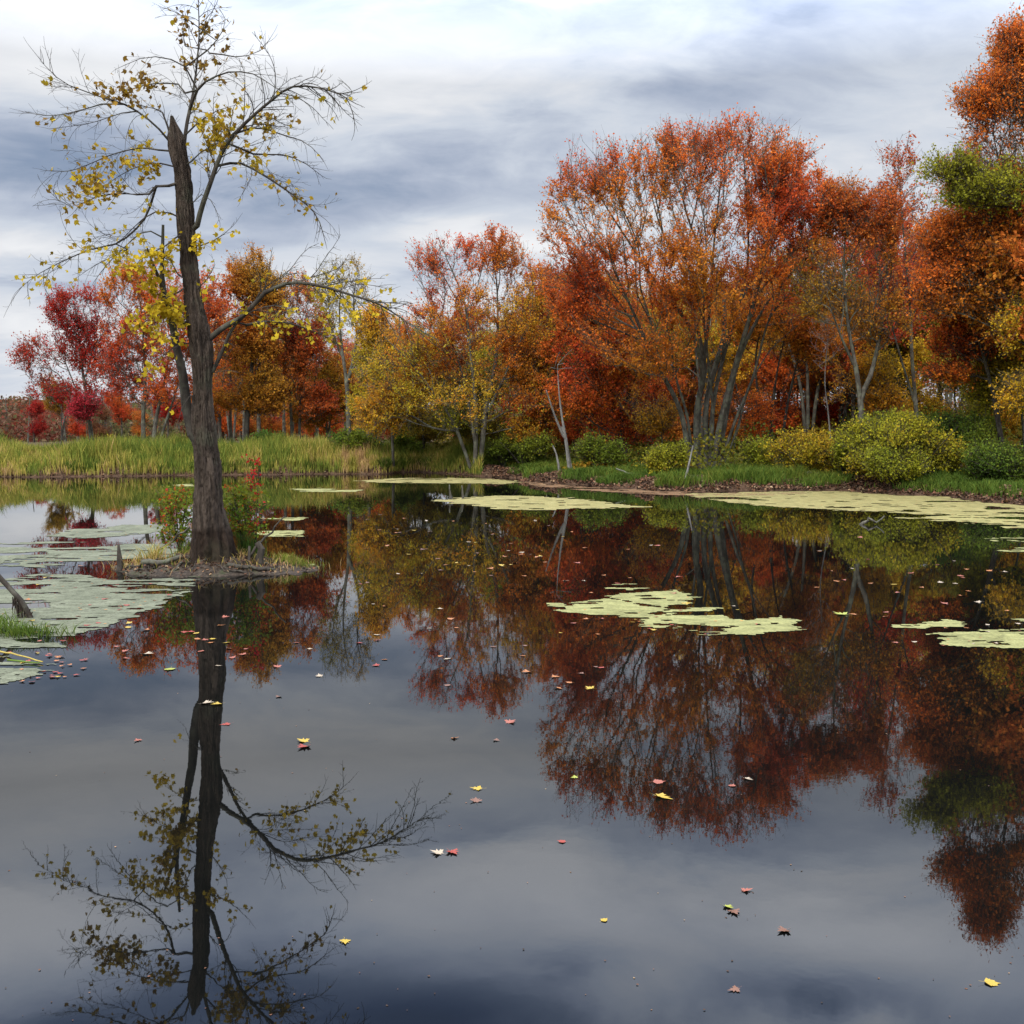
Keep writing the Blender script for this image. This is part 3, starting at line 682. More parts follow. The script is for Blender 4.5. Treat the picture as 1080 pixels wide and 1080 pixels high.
snag('dead_stub', 50.5, (588, 492), [([(591, 492), (587, 480), (583, 470)], .07, .03, False, 0)], 'short broken white stub leaning beside the dead snag', pts_n=0, cat='stump')
snag('leaning_pole', 44.5, (722, 505), [([(722, 505), (727, 488), (731, 470)], .055, .03, False, .4)], 'pale stick leaning up at the foot of the many-stemmed orange maple', pts_n=0, cat='stick')
snag('stump', 59, (89, 490), [([(89, 492), (89, 484), (89, 476)], .15, .12, False, 0)], 'grey weathered stump standing in the reeds below the crimson maple', bark=BARK, pts_n=0, cat='stump')

# ------------------------------------------------------------------ prototypes for the wood behind
def proto(name, H, W, stems_n, pts_n, per, pal, bark, size, seed, low=.35, gap=.45, tb=.5):
    r = random.Random(seed); S = []
    for s in range(stems_n):
        a = r.uniform(0, 6.28); l = r.uniform(.1, .32) * W * (0 if stems_n == 1 else 1)
        S.append((np.array([(0.12 * math.cos(a) * (stems_n > 1), .12 * math.sin(a) * (stems_n > 1), 0), (l * .25 * math.cos(a), l * .25 * math.sin(a), H * .3), (l * .7 * math.cos(a) + r.uniform(-.3, .3), l * .7 * math.sin(a), H * .6), (l * math.cos(a), l * math.sin(a), H * .92)]), .17 / stems_n ** .4 * H / 10, .03, False, True))
    B = []
    for k in range(7):
        a = r.uniform(0, 6.28); d = r.uniform(.1, .3) * W; z = H * r.uniform(low + .15, .88)
        rr = W * r.uniform(.16, .3); B.append(((d * math.cos(a), d * math.sin(a), z), (rr, rr, rr * .9), pts_n // 7))
    return build_tree(name, (0, 0, 0), S, B, '', pal=pal, bark=bark, per=per, size=size, spread=.32, gap=gap, tb=tb, clump=.6)
protos = [
    proto('maple_tree', 12.5, 8.5, 3, 1000, 11, 'orange', BARK, .17, 1),
    proto('maple_tree', 11.5, 8.0, 2, 1000, 10, 'red', BARK_D, .16, 2, tb=.25),
    proto('birch_tree', 13.5, 6.5, 1, 800, 9, 'amber', BARK, .16, 3, low=.4),
    proto('oak_tree', 12.0, 8.5, 1, 1000, 12, 'rust', BARK_D, .18, 4, low=.25),
    proto('slender_tree', 14.0, 5.0, 1, 600, 6, 'olive', BARK, .15, 5, low=.45),
    proto('young_tree', 7.0, 5.5, 2, 700, 11, 'gold', BARK_D, .15, 6, low=.1),
]
proto_free = [True] * len(protos)
def place(pi, x, y, scale, rot, pal, label, group, zs=1.0):
    src = protos[pi]
    if proto_free[pi]: root = src; kids = list(src.children); proto_free[pi] = False
    else:
        root = src.copy(); C.objects.link(root); kids = []
        for ch in src.children:
            c_ = ch.copy(); C.objects.link(c_); c_.parent = root; kids.append(c_)
    root.location = (x, y, gz(x, y) - .05); root.rotation_euler = (0, 0, rot); root.scale = (scale, scale, scale * zs)
    for k in kids:
        if k.name.startswith('crown'):
            k.material_slots[0].link = 'OBJECT'; k.material_slots[0].material = LM[pal]
    root['label'] = label; root['group'] = group; root['category'] = 'tree'
rr = random.Random(21)
def zone(x0, x1, Y0, Y1, n, kinds, pals, s0, s1, label, group):
    for i in range(n):
        px = x0 + (x1 - x0) * (i + .5 + rr.uniform(-.35, .35)) / n; Yv = rr.uniform(Y0, Y1)
        x = WP(px, 450, Yv)[0]
        place(rr.choice(kinds), x, Yv, rr.uniform(s0, s1), rr.uniform(0, 6.28), rr.choice(pals), label, group, rr.uniform(.92, 1.12))
zone(570, 900, 60, 68, 9, [0, 1, 3], ['orange', 'red', 'gold', 'rust', 'amber'], .78, .95, 'tree in the wood directly behind the many-stemmed orange maple', 'trees directly behind the many-stemmed maple')
zone(560, 900, 72, 90, 9, [0, 1, 2, 3], ['orange', 'rust', 'red', 'amber'], .95, 1.15, 'further tree deep in the wood behind the many-stemmed orange maple', 'deeper trees behind the many-stemmed maple')
zone(415, 570, 62, 72, 6, [0, 1, 3, 5], ['amber', 'rust', 'orange', 'gold'], .70, .85, 'tree in the wood behind the broad orange maple', 'trees behind the broad orange maple')
zone(225, 415, 78, 92, 13, [3, 1, 0, 5, 2], ['rust', 'orange', 'red', 'amber', 'gold'], .58, .78, 'lower tree in the open wood right of the foreground trunk', 'trees of the open wood right of the foreground trunk')
zone(235, 400, 70, 80, 6, [4, 2, 4], ['rust', 'amber', 'olive'], .55, .72, 'thin-trunked tree in the open wood above the reeds', 'thin trees above the reeds')
zone(890, 1090, 56, 66, 7, [1, 0, 3, 2], ['amber', 'orange', 'gold', 'red'], .78, .95, 'tree in the wood behind the grey forking trunk and bushes', 'trees behind the right-hand bushes')
zone(900, 1120, 70, 84, 6, [0, 3, 2], ['orange', 'rust', 'green'], 1.0, 1.2, 'further tree deep in the wood at the right edge', 'deeper trees at the right edge')
zone(1110, 1400, 38, 50, 6, [0, 1, 3], ['orange', 'red', 'rust'], 1.0, 1.2, 'tree just beyond the right edge of the pond view', 'trees beyond the right edge')
zone(560, 900, 57, 72, 13, [5], ['olive', 'amber', 'rust', 'red', 'orange'], .75, 1.0, 'low bushy tree filling the gaps behind the many-stemmed orange maple', 'bushy trees behind the many-stemmed maple')
zone(400, 570, 60, 72, 5, [5], ['amber', 'olive', 'gold', 'rust'], .7, .9, 'low bushy tree filling the gaps behind the broad orange maple', 'bushy trees behind the broad orange maple')
zone(890, 1100, 50, 64, 6, [5], ['olive', 'amber', 'gold', 'green'], .8, 1.0, 'low bushy tree in the shade behind the right-hand bushes', 'bushy trees behind the right-hand bushes')
zone(225, 410, 88, 110, 9, [5], ['rust', 'red', 'orange', 'brown', 'amber'], .65, .85, 'low bushy reddish tree at the back of the open wood', 'bushy trees at the back of the open wood')
zone(520, 1150, 88, 112, 11, [0, 1, 3], ['orange', 'rust', 'red'], 1.1, 1.4, 'tall tree in the rearmost row of the wood', 'rearmost trees of the wood')
zone(20, 240, 90, 110, 9, [5, 3, 1], ['crimson', 'rust', 'red', 'brown'], .42, .56, 'low dull red tree behind the left reeds', 'low trees behind the left reeds')
zone(-260, -40, 85, 110, 6, [5, 3, 1], ['rust', 'red', 'brown'], .6, .8, 'tree beyond the left edge of the pond view', 'trees beyond the left edge')

# ------------------------------------------------------------------ far wood as one mass
def far_wood():
    n = 200000; azs = np.where(rng.uniform(0, 1, n) < .5, rng.uniform(R(-32), R(-5), n), rng.uniform(R(-62), R(62), n)); rad_ = rng.uniform(120, 210, n)
    x = rad_ * np.sin(azs); y = rad_ * np.cos(azs)
    P2 = np.c_[x, y]; top = 4.2 + 3.0 * (vnoise(P2, .09, 3) - .4) + 1.6 * (vnoise(P2, .35, 8) - .5) + (rad_ - 120) * .022 + 4.5 * np.clip((azs - R(-4)) / R(6), 0, 1)
    z = top * rng.uniform(0, 1, n) ** .95 + .3
    P = np.c_[x, y, z] + rng.normal(0, .15, (n, 3))
    ti = np.clip(.5 + (vnoise(P2, .12, 12) - .5) * 1.6 + rng.normal(0, .12, n), 0, 1); va = np.clip(rng.normal(.42, .17, n), 0, 1)
    V, Fc, a, b_ = leaf_quads(P, .45, ti, va)
    fw = leaf_material('leaf_far', [(0, (.13, .08, .045)), (.3, (.22, .09, .04)), (.55, (.24, .05, .03)), (.75, (.17, .10, .06)), (1, (.14, .13, .05))])
    nT = 700; az2 = rng.uniform(R(-62), R(62), nT); r2 = rng.uniform(118, 150, nT); px = r2 * np.sin(az2); py = r2 * np.cos(az2)
    P0 = np.c_[px, py, np.full(nT, .3)]; P1 = P0 + np.c_[rng.normal(0, .4, nT), rng.normal(0, .4, nT), rng.uniform(4, 6.5, nT)]
    T = norm(P1 - P0); V2, F2 = tubes(P0, P1, rng.uniform(.08, .18, nT), np.full(nT, .04), T, T, 5)
    me = new_mesh('far_wood', np.vstack([V, V2]), [Fc, F2 + len(V)], {'tint': np.r_[a, np.zeros(len(V2))], 'val': np.r_[b_, np.zeros(len(V2))]}, False, [fw, BARK])
    mi = np.zeros(len(me.polygons), np.int32); mi[len(Fc):] = 1; me.polygons.foreach_set('material_index', mi)
    o = link('distant_woodland', me); tag(o, 'distant dull red and brown woodland behind the reeds and the shore trees', 'woodland', kind='stuff')
far_wood()

# ------------------------------------------------------------------ reeds, grass and undergrowth
def scatter(n, x0, x1, y0, y1, s0, s1, dens=None):
    out = []; got = 0
    while got < n:
        q = np.c_[rng.uniform(x0, x1, n * 2), rng.uniform(y0, y1, n * 2)]; s = pond_sd(q); k = (s > s0) & (s < s1)
        if dens is not None: k &= rng.uniform(0, 1, len(q)) < dens(q)
        q = q[k]; out.append(q); got += len(q)
        if len(out) > 40: break
    return np.vstack(out)[:n]
def blades(P, h, wd, lean, tint, val, droop=.5):
    n = len(P); a = rng.uniform(0, 6.283, n); d = np.c_[np.cos(a), np.sin(a), np.zeros(n)]; b_ = np.c_[-np.sin(a), np.cos(a), np.zeros(n)]
    a2 = rng.uniform(0, 6.283, n); l = np.c_[np.cos(a2), np.sin(a2), np.zeros(n)] * (lean * h * rng.uniform(.1, 1, n))[:, None]
    up = np.c_[np.zeros(n), np.zeros(n), h]; w2 = (wd * .5)[:, None]
    m1 = P + up * .6 + l * .4; tp = P + up * (1 - droop * .25 * rng.uniform(0, 1, (n, 1))) + l * 1.25
    V = np.stack([P - d * w2, P + d * w2, m1 + d * w2 * .9, m1 - d * w2 * .9, tp], 1).reshape(-1, 3)
    i = np.arange(n)[:, None] * 5
    return V, [i + np.array([[0, 1, 2, 3]]), i + np.array([[3, 2, 4]])], np.repeat(tint, 5), np.repeat(val, 5), np.tile([0, 0, .6, .6, 1], n)
def grass_material(name, stops, basecol):
    m = MT(name); c = m.ramp(m.attr('tint'), stops)
    c = m.mix(m.ramp(m.attr('hgt'), [(0, (1, 1, 1)), (.3, (0, 0, 0))]), c, basecol)
    c = m.mix(1.0, c, m.ramp(m.attr('val'), [(0, (.5, .5, .5)), (.5, (1, 1, 1)), (1, (1.4, 1.4, 1.4))]), 'MULTIPLY')
    p = m.bsdf(c, .65, .08); t = m.n('ShaderNodeBsdfTranslucent'); m.l(c, t.inputs[0])
    x = m.n('ShaderNodeMixShader'); x.inputs[0].default_value = .3; m.l(p.outputs[0], x.inputs[1]); m.l(t.outputs[0], x.inputs[2]); m.l(x.outputs[0], m.out.inputs[0])
    return m.m
REED = grass_material('reed_blades', [(0, (.07, .11, .02)), (.3, (.12, .17, .025)), (.55, (.22, .24, .04)), (.8, (.42, .34, .07)), (1, (.42, .27, .12))], (.22, .15, .08))
GRASS = grass_material('grass_blades', [(0, (.03, .06, .012)), (.5, (.085, .14, .02)), (.85, (.18, .21, .03)), (1, (.30, .24, .07))], (.05, .07, .02))
def blade_obj(name, P, h, wd, lean, tint, val, mat, label, cat, kind='stuff', loc=None):
    V, Fs, a, b_, c_ = blades(P if loc is None else P - np.array(loc), h, wd, lean, tint, val)
    o = link(name, new_mesh(name, V, Fs, {'tint': a, 'val': b_, 'hgt': c_}, False, [mat]), None, loc); tag(o, label, cat, kind=kind); return o
def px_of(Q): return 540 + F * Q[:, 0] / Q[:, 1]
def reed_field(n, xp0, xp1, s0, s1, hf, name, label, ybias):
    xa, xb = WP(xp0, 450, 60)[0], WP(xp1, 450, 60)[0]
    Q = scatter(n, xa, xb, 48, 74, s0, s1, lambda q: .25 + vnoise(q, .8, 31)); n = len(Q); z = ground_z(Q); px = px_of(Q)
    s = pond_sd(Q)
    h = hf * (.42 + .62 * vnoise(Q, .45, 14) + .42 * vnoise(Q, 1.5, 15)) * rng.uniform(.7, 1.12, n) * np.clip(.30 + s * .34, .25, 1)
    ti = .53 + (vnoise(Q, .28, 41) - .5) * .7 + (vnoise(Q, 1.3, 44) - .5) * .5 + rng.normal(0, .15, n) + .08 * np.clip(2 - s, 0, 2)
    for (c0, wv, am) in ((62, 9, .22), (118, 10, .2), (365, 5, .5), (382, 7, .5), (30, 30, -.05)): ti = ti + am * np.exp(-((px - c0) / wv) ** 2) * (s < 3.2)
    return blade_obj(name, np.c_[Q, z], h, rng.uniform(.025, .05, n), .28, np.clip(ti, 0, 1), np.clip(rng.normal(.5, .18, n), 0, 1), REED, label, 'reeds')
reed_field(54000, -160, 510, .02, 7.5, 1.42, 'reeds', 'tall yellow-green cattail reeds along the left half of the far shore', 0)
Q = scatter(26000, WP(-150, 450, 60)[0], WP(480, 450, 60)[0], 50, 72, .35, 2.3, lambda q: (vnoise(q, .5, 77) > .42) * 1.0)
n = len(Q); blade_obj('shore_grass', np.c_[Q, ground_z(Q)], rng.uniform(.25, .62, n), rng.uniform(.02, .035, n), .5, np.clip(rng.normal(.5, .2, n), 0, 1), np.clip(rng.normal(.5, .18, n), 0, 1), GRASS,
    'low bright green grass in front of the reeds at left', 'grass')
Q = scatter(60000, WP(455, 450, 46)[0], WP(1200, 450, 40)[0], 30, 62, .25, 8, lambda q: np.clip((vnoise(q, .7, 57) - .38) * 4, 0, 1) * np.exp(-np.maximum(pond_sd(q) - 2.5, 0) / 3))
n = len(Q); blade_obj('bank_grass', np.c_[Q, ground_z(Q)], rng.uniform(.15, .5, n) * (.6 + .8 * vnoise(Q, .5, 5)), rng.uniform(.02, .035, n), .55, np.clip(.35 + .4 * vnoise(Q, .4, 8) + rng.normal(0, .14, n), 0, 1), np.clip(rng.normal(.5, .18, n), 0, 1), GRASS,
    'short green grass on the bank below the orange maples', 'grass')
# leafy undergrowth of the wood floor
Q = scatter(60000, WP(430, 450, 60)[0], WP(1250, 450, 55)[0], 38, 84, 2.4, 34, lambda q: np.clip((vnoise(q, .33, 91) - .3) * 2.5, .05, 1))
n = len(Q); hh = rng.uniform(.05, 1, n) ** .8 * np.clip(pond_sd(Q) / 8, .25, 1) * (.35 + 2.3 * vnoise(Q, .45, 92) ** 1.5)
V, Fc, a, b_ = leaf_quads(np.c_[Q, ground_z(Q) + hh], .17, np.clip(.35 + 1.1 * (vnoise(Q, .3, 95) - .4) + rng.normal(0, .15, n), 0, 1), np.clip(rng.normal(.42, .18, n), 0, 1))
o = link('undergrowth', new_mesh('undergrowth', V, [Fc], {'tint': a, 'val': b_}, False, [LM['olive']])); tag(o, 'dark olive undergrowth on the wood floor between the trunks', 'undergrowth', kind='stuff')
# fallen leaves on the banks
Q = scatter(26000, -34, 24, 30, 62, .02, 1.6, lambda q: .3 + .7 * (q[:, 0] > -1)); n = len(Q)
V, Fc, a, b_ = leaf_quads(np.c_[Q, ground_z(Q) + rng.uniform(.01, .10, n)], .12, rng.uniform(0, 1, n), np.clip(rng.normal(.45, .2, n), 0, 1), up=1.5)
LITTER = leaf_material('leaf_litter', [(0, (.05, .035, .025)), (.4, (.11, .065, .045)), (.7, (.18, .085, .05)), (.9, (.27, .15, .08)), (1, (.36, .27, .16))], .1, .8)
o = link('leaf_litter', new_mesh('leaf_litter', V, [Fc], {'tint': a, 'val': b_}, False, [LITTER])); tag(o, 'rusty fallen leaves strewn along the bank at the water\'s edge', 'leaf litter', kind='stuff')

# ------------------------------------------------------------------ shrubs
def shrub(Yd, px, py_top, wpx, n, pal, label, per=10, size=.12, tb=.5, depth=1.0, py_base=None, gap=.4, ts=.16, name='bush'):
    b0 = WP(px, 480, Yd); z0 = gz(b0[0], Yd); k = mpp(Yd); top = WP(px, py_top, Yd)[2]; H = max(.4, top - z0); W = wpx * k; H0 = H
    loc = np.array([b0[0], Yd, z0 - .03]); S = []
    for s in range(6):
        a = s * 1.05 + rng.uniform(-.3, .3); l = W * rng.uniform(.1, .5); H = H0 * rng.uniform(.7, 1.25)
        S.append((np.array([loc + (.06 * math.cos(a), .06 * math.sin(a), 0), loc + (l * .5 * math.cos(a), l * .5 * math.sin(a), H * .4), loc + (l * math.cos(a), l * math.sin(a), H * .75)]), .03, .012, False, True))
    B = []; H = H0
    for j in range(9):
        a = rng.uniform(0, 6.28); d = W * rng.uniform(.05, .42); B.append((loc + (d * math.cos(a), d * math.sin(a) * depth, H * rng.uniform(.28, .68)), (W * rng.uniform(.14, .26), W * .2 * depth, H * rng.uniform(.22, .36)), n // 9))
    pts = crown_points(B, Yd); pts[:, 2] = np.maximum(pts[:, 2], z0 + .05)
    sk = skeleton(S, pts, .3, .3, 1, .006, 2.3)
    root = empty(name, loc); tag(root, label, 'bush')
    V, Fc, ti, va, tw = leaves_on(sk, loc, per, size * 1.05, .3, seed=int(rng.integers(1, 90)), tb=tb, gap=gap, ts=ts, clump=1.4, sl=(.15, .8), up=1.0)
    V2, Fs = merge([(V_, F_) for (_, V_, F_) in wood(sk, loc, (5, 4, 3))] + [tw]); link('stems', new_mesh('stems', V2, Fs, None, True, [BARK_D]), root)
    link('foliage', new_mesh('foliage', V, [Fc], {'tint': ti, 'val': va}, False, [LM[pal]]), root)
shrub(42.5, 962, 438, 118, 1100, 'shrub', 'largest yellow-green bush, overhanging the pondweed at the right shore', 16, .12, .55)
shrub(41.3, 940, 472, 84, 560, 'shrub', 'low bush with yellow leaves touching the water in front of the largest bush', 16, .11, .72)
shrub(44.5, 1004, 434, 90, 700, 'green', 'darker green bush behind the largest yellow-green bush', 14, .13, .6)
shrub(46.5, 850, 452, 70, 460, 'shrub', 'light yellow-green bush right of the many-stemmed maple', 15, .12, .75)
shrub(45, 893, 462, 50, 300, 'shrub', 'yellow-green bush at the foot of the grey forking trunk', 14, .12, .6)
shrub(40.5, 1056, 468, 80, 460, 'green', 'green bush nearest the right edge on the shore', 14, .12, .7)
shrub(56.5, 553, 456, 70, 380, 'green', 'green bush left of the white dead snag', 13, .13, .7)
shrub(51, 633, 462, 58, 300, 'shrub', 'olive-green low bush right of the white dead snag', 8, .13, .40)
shrub(58, 531, 462, 40, 240, 'shrub', 'small olive bush right of the broad orange maple trunk', 12, .13, .4)
shrub(62, 378, 452, 50, 320, 'green', 'dark green bush at the foot of the thin yellow tree', 14, .15, .5)
shrub(63, 425, 458, 44, 240, 'shrub', 'green bush under the golden tree left of the broad orange maple', 12, .15, .35)
shrub(64, 285, 458, 40, 200, 'green', 'dark green bush behind the reeds right of the foreground trunk', 12, .15, .6)
shrub(62, 130, 466, 56, 260, 'green', 'low green bush among the left reeds beside the red maple', 12, .15, .75)
shrub(48, 800, 468, 40, 200, 'shrub', 'small green bush behind the slim dark stems', 12, .12, .5)
shrub(47, 700, 470, 46, 200, 'shrub', 'small green bush between the scarlet maple and the many-stemmed maple', 12, .12, .7)

# logs on the bank
def stick(name, pts, r0, r1, label, mat=BARK, cat='log', parent=None, sides=8, kink=.02):
    P = resample(np.array(pts, float), .12); loc = P[0].copy(); P = P - loc; n = len(P)
    P[1:-1] += rng.normal(0, kink, (n - 2, 3)); Rr = np.linspace(r0, r1, n); T = norm(np.gradient(P, axis=0))
    V, Fc = tubes(P[:-1], P[1:], Rr[:-1], Rr[1:], T[:-1], T[1:], sides)
    V = np.vstack([V, P[0], P[-1]]); m_ = len(V); k = np.arange(sides)
    c0 = np.c_[np.full(sides, m_ - 2), (k + 1) % sides, k]; b_ = (n - 2) * 2 * sides + sides
    c1 = np.c_[np.full(sides, m_ - 1), b_ + k, b_ + (k + 1) % sides]
    o = link(name, new_mesh(name, V, [Fc, np.vstack([c0, c1])], None, True, [mat]), parent, loc if parent is None else None)
    if parent is None: tag(o, label, cat)
    return o
def onb(px, Yv, dz): x = WP(px, 450, Yv)[0]; return (x, Yv, gz(x, Yv) + dz)
stick('log', [onb(838, 45.5, .10), onb(855, 45.3, .14), onb(878, 45.6, .12)], .11, .07, 'grey fallen log on the grass beneath the light yellow-green bush')
stick('log', [onb(690, 46.5, .08), onb(668, 46.2, .2), onb(650, 46.5, .5)], .06, .03, 'thin fallen bough on the bank right of the dark scarlet maple trunk')
stick('log', [onb(48, 59.5, .1), onb(75, 59.3, .3), onb(92, 59.5, .42)], .08, .04, 'thin driftwood bough lying on the green grass at far left')
stick('log', [onb(118, 58.9, .05), onb(135, 58.8, .12), onb(150, 58.9, .08)], .12, .08, 'dark driftwood log at the water\'s edge below the red maple')

# ------------------------------------------------------------------ pondweed mats
def mat_material(name, c0, c1, c2, leafy, gloss=.55, spec=.3, dark=.5):
    m = MT(name); a = m.noise(2.2, 5, .6, (1, .45, 1)); b2 = m.noise(34, 3, .6); v = m.n('ShaderNodeTexVoronoi'); v.inputs['Scale'].default_value = 5.5
    cc = m.n('ShaderNodeTexCoord'); m.l(cc.outputs['Object'], v.inputs['Vector'])
    c = m.ramp(a, [(.3, c0), (.55, c1), (.75, c2)]); c = m.mix(.3, c, m.ramp(b2, [(.35, tuple(x * .5 for x in c0)), (.6, c2)]))
    spot = m.ramp(v.outputs['Distance'], [(.07 + .10 * leafy, (1, 1, 1)), (.10 + .11 * leafy, (0, 0, 0))])
    sep_ = m.n('ShaderNodeSeparateColor'); m.l(v.outputs['Color'], sep_.inputs[0])
    pick = m.ramp(sep_.outputs[0], [(.5 - .35 * leafy, (0, 0, 0)), (.52 - .35 * leafy, (1, 1, 1))])
    lc = m.ramp(sep_.outputs[1], [(0, (.40, .10, .04)), (.4, (.50, .22, .05)), (.7, (.32, .05, .04)), (1, (.5, .36, .12))])
    c = m.mix(m.math('MULTIPLY', m.math('MULTIPLY', spot, pick), .9), c, lc)
    d1 = m.noise(5.5, 7, .78, (.45, 1.2, 1)); d2 = m.noise(15, 5, .7, (.5, 1.2, 1))
    c = m.mix(1.0, c, m.ramp(d1, [(.36, (.50, .50, .46)), (.5, (.92, .92, .9)), (.66, (1.12, 1.12, 1.08))]), 'MULTIPLY')
    c = m.mix(m.math('MULTIPLY', m.ramp(d2, [(.36, (1, 1, 1)), (.43, (0, 0, 0))]), dark), c, (.035, .03, .02))
    m.bsdf(c, .8, .12, m.bump(m.math('ADD', a, d1), .8, .02)); return m.m
MAT_G = mat_material('pondweed_yellow', (.18, .18, .07), (.29, .285, .115), (.38, .365, .155), .25)
MAT_T = mat_material('pondweed_tan', (.20, .18, .07), (.32, .28, .11), (.40, .35, .16), .5)
MAT_L = mat_material('pondweed_leafy', (.22, .20, .08), (.34, .31, .12), (.40, .34, .15), .8)
MAT_D = mat_material('pondweed_grey', (.10, .11, .07), (.17, .18, .12), (.24, .25, .175), .22, .42, .35, .85)
def inside(P, poly):
    ins = np.zeros(len(P), bool); dist = np.full(len(P), 1e9); B = np.roll(poly, -1, 0)
    for a, b_ in zip(poly, B):
        ab = b_ - a; t = np.clip(((P - a) @ ab) / (ab @ ab + 1e-12), 0, 1); dist = np.minimum(dist, np.linalg.norm(P - (a + t[:, None] * ab), axis=1))
        cond = (a[1] > P[:, 1]) != (b_[1] > P[:, 1]); xi = a[0] + (P[:, 1] - a[1]) / (b_[1] - a[1] + 1e-12) * (b_[0] - a[0]); ins ^= cond & (P[:, 0] < xi)
    return np.where(ins, dist, -dist)
def weed(polys, cell, label, mat=MAT_G, edge=.25, holes=.0, hs=2.0, stretch=1.0, name='pondweed_mat', seed=1, group=None, cat='pondweed'):
    pw = [np.array([g2(*p) for p in poly]) for poly in polys]; A = np.vstack(pw); lo = A.min(0) - edge; hi_ = A.max(0) + edge
    xs_ = np.arange(lo[0], hi_[0], cell); ys_ = np.arange(lo[1], hi_[1], cell * stretch)
    X, Y = np.meshgrid(xs_, ys_); P = np.c_[X.ravel(), Y.ravel()]
    P = P + rng.uniform(-.3, .3, P.shape) * np.array([cell, cell * stretch])
    s = np.max([inside(P, q_) for q_ in pw], axis=0)
    Pe = P * np.array([.5, 1.0]); nz = fbm(Pe, 1 / max(edge * 1.6, .05), seed, 4); nf = vnoise(Pe, 7, seed + 2) + .6 * vnoise(Pe, 17, seed + 5) - .8
    keepv = s + (nz - .5) * 3.2 * edge + nf * (.10 + edge * .45) > 0
    if holes:
        hn = fbm(P * np.array([.40, 1.0]), hs * 1.5, seed + 40, 5); keepv &= ~((hn < .5 - .22 + .30 * holes) & (s < edge * 6)); h2 = fbm(P * np.array([.35, 1.0]), hs * 4.5, seed + 60, 3); keepv &= ~(h2 < .20 + .20 * holes)
    I = np.arange(X.size).reshape(X.shape); q = np.c_[I[:-1, :-1].ravel(), I[:-1, 1:].ravel(), I[1:, 1:].ravel(), I[1:, :-1].ravel()]
    q = q[keepv[q].all(1)]
    u, inv = np.unique(q, return_inverse=True); q = inv.reshape(-1, 4)
    V = np.c_[P[u], .003 + .005 * vnoise(P[u], 6, 3)]; c0 = V.mean(0); c0[2] = 0
    o = link(name, new_mesh(name, V - c0, [q], None, True, [mat]), None, c0); tag(o, label, cat, group); return o
weed([[(640, 618), (668, 617), (686, 620), (668, 623), (642, 622)],
      [(632, 629), (660, 625), (700, 622), (718, 622), (733, 629), (731, 637), (705, 640), (690, 640), (660, 634)],
      [(582, 637), (600, 637), (632, 630), (660, 634), (690, 640), (704, 642), (690, 650), (676, 653), (650, 650), (620, 648), (592, 645)],
      [(676, 653), (700, 645), (730, 641), (757, 641), (765, 648), (790, 655), (800, 652), (825, 650), (840, 656), (838, 665), (815, 668), (795, 672), (750, 672), (720, 669), (690, 664), (675, 661)]],
     .035, 'pale yellow-green pondweed mat floating alone in mid pond, long and ragged', MAT_G, .14, .20, 1.6, seed=3)
weed([[(940, 659), (975, 656), (1010, 654), (1080, 654), (1140, 656), (1140, 682), (1060, 685), (1030, 684), (1000, 680), (985, 677), (1003, 671), (965, 668), (950, 664)]],
     .035, 'pale pondweed mat cut by the right edge of the photo, level with the mid-pond mat', MAT_G, .12, .22, 1.8, seed=8)
weed([[(455, 528), (480, 525), (520, 523), (560, 523), (600, 525), (650, 531), (685, 535), (640, 537), (600, 537), (560, 539), (520, 537), (490, 533)]],
     .09, 'long flat pondweed mat around the two small stakes', MAT_T, .35, .1, .8, 1.3, seed=5)
weed([[(372, 507), (420, 504), (480, 504), (540, 506), (556, 509), (530, 511), (480, 510), (430, 510), (390, 509)]],
     .12, 'thin strip of pondweed along the shore below the broad orange maple', MAT_T, .3, .1, .8, 1.3, seed=6)
weed([[(715, 521), (760, 519), (830, 518), (890, 518), (930, 521), (1000, 524), (1040, 530), (1110, 534), (1110, 545), (1040, 544), (990, 543), (960, 542), (900, 539), (850, 537), (800, 533), (750, 528)]],
     .09, 'broad olive-tan pondweed carpet along the right shore below the bushes', MAT_T, .3, .04, .8, 1.2, seed=7)
weed([[(950, 546), (1000, 543), (1040, 542), (1110, 545), (1110, 560), (1060, 557), (1010, 551), (975, 549)]],
     .06, 'leaf-strewn ragged pondweed fringe in front of the right shore carpet', MAT_L, .28, .5, 1.2, 1.2, seed=9)
weed([[(545, 507), (600, 512), (680, 517), (760, 520), (850, 519), (850, 522), (760, 523.5), (690, 522), (620, 518), (560, 513)]],
     .09, 'band of rusty floating leaves along the bank below the many-stemmed maple', LITTER if False else mat_material('floating_litter', (.12, .07, .04), (.22, .12, .065), (.32, .22, .12), .95, .6, .3, .9), .2, .3, 1.2, 1.2, seed=11, name='leaf_raft', cat='leaf raft')
weed([[(1040, 568), (1090, 566), (1100, 570), (1050, 572)], [(1055, 579), (1090, 577), (1095, 582), (1050, 583)]], .05, 'small pondweed wisps at the right edge below the shore carpet', MAT_G, .15, .4, 2, seed=12)
weed([[(-30, 612), (40, 606), (110, 607), (150, 611), (210, 606), (206, 618), (180, 635), (150, 648), (115, 660), (90, 670), (60, 683), (-30, 694)]],
     .03, 'large grey-green scum mat left of the foreground tree reflection', MAT_D, .16, .36, 1.1, seed=14)
weed([[(-30, 574), (60, 571), (130, 574), (185, 575), (190, 586), (150, 589), (100, 592), (60, 598), (-30, 604)]],
     .045, 'grey scum sheet left of the tree\'s islet', MAT_D, .22, .22, .9, seed=15)
weed([[(-10, 698), (25, 698), (62, 706), (30, 714), (-10, 724)]], .025, 'small scum mat with red leaves at the left edge below the grass tuft', MAT_D, .08, .3, 2, seed=16)
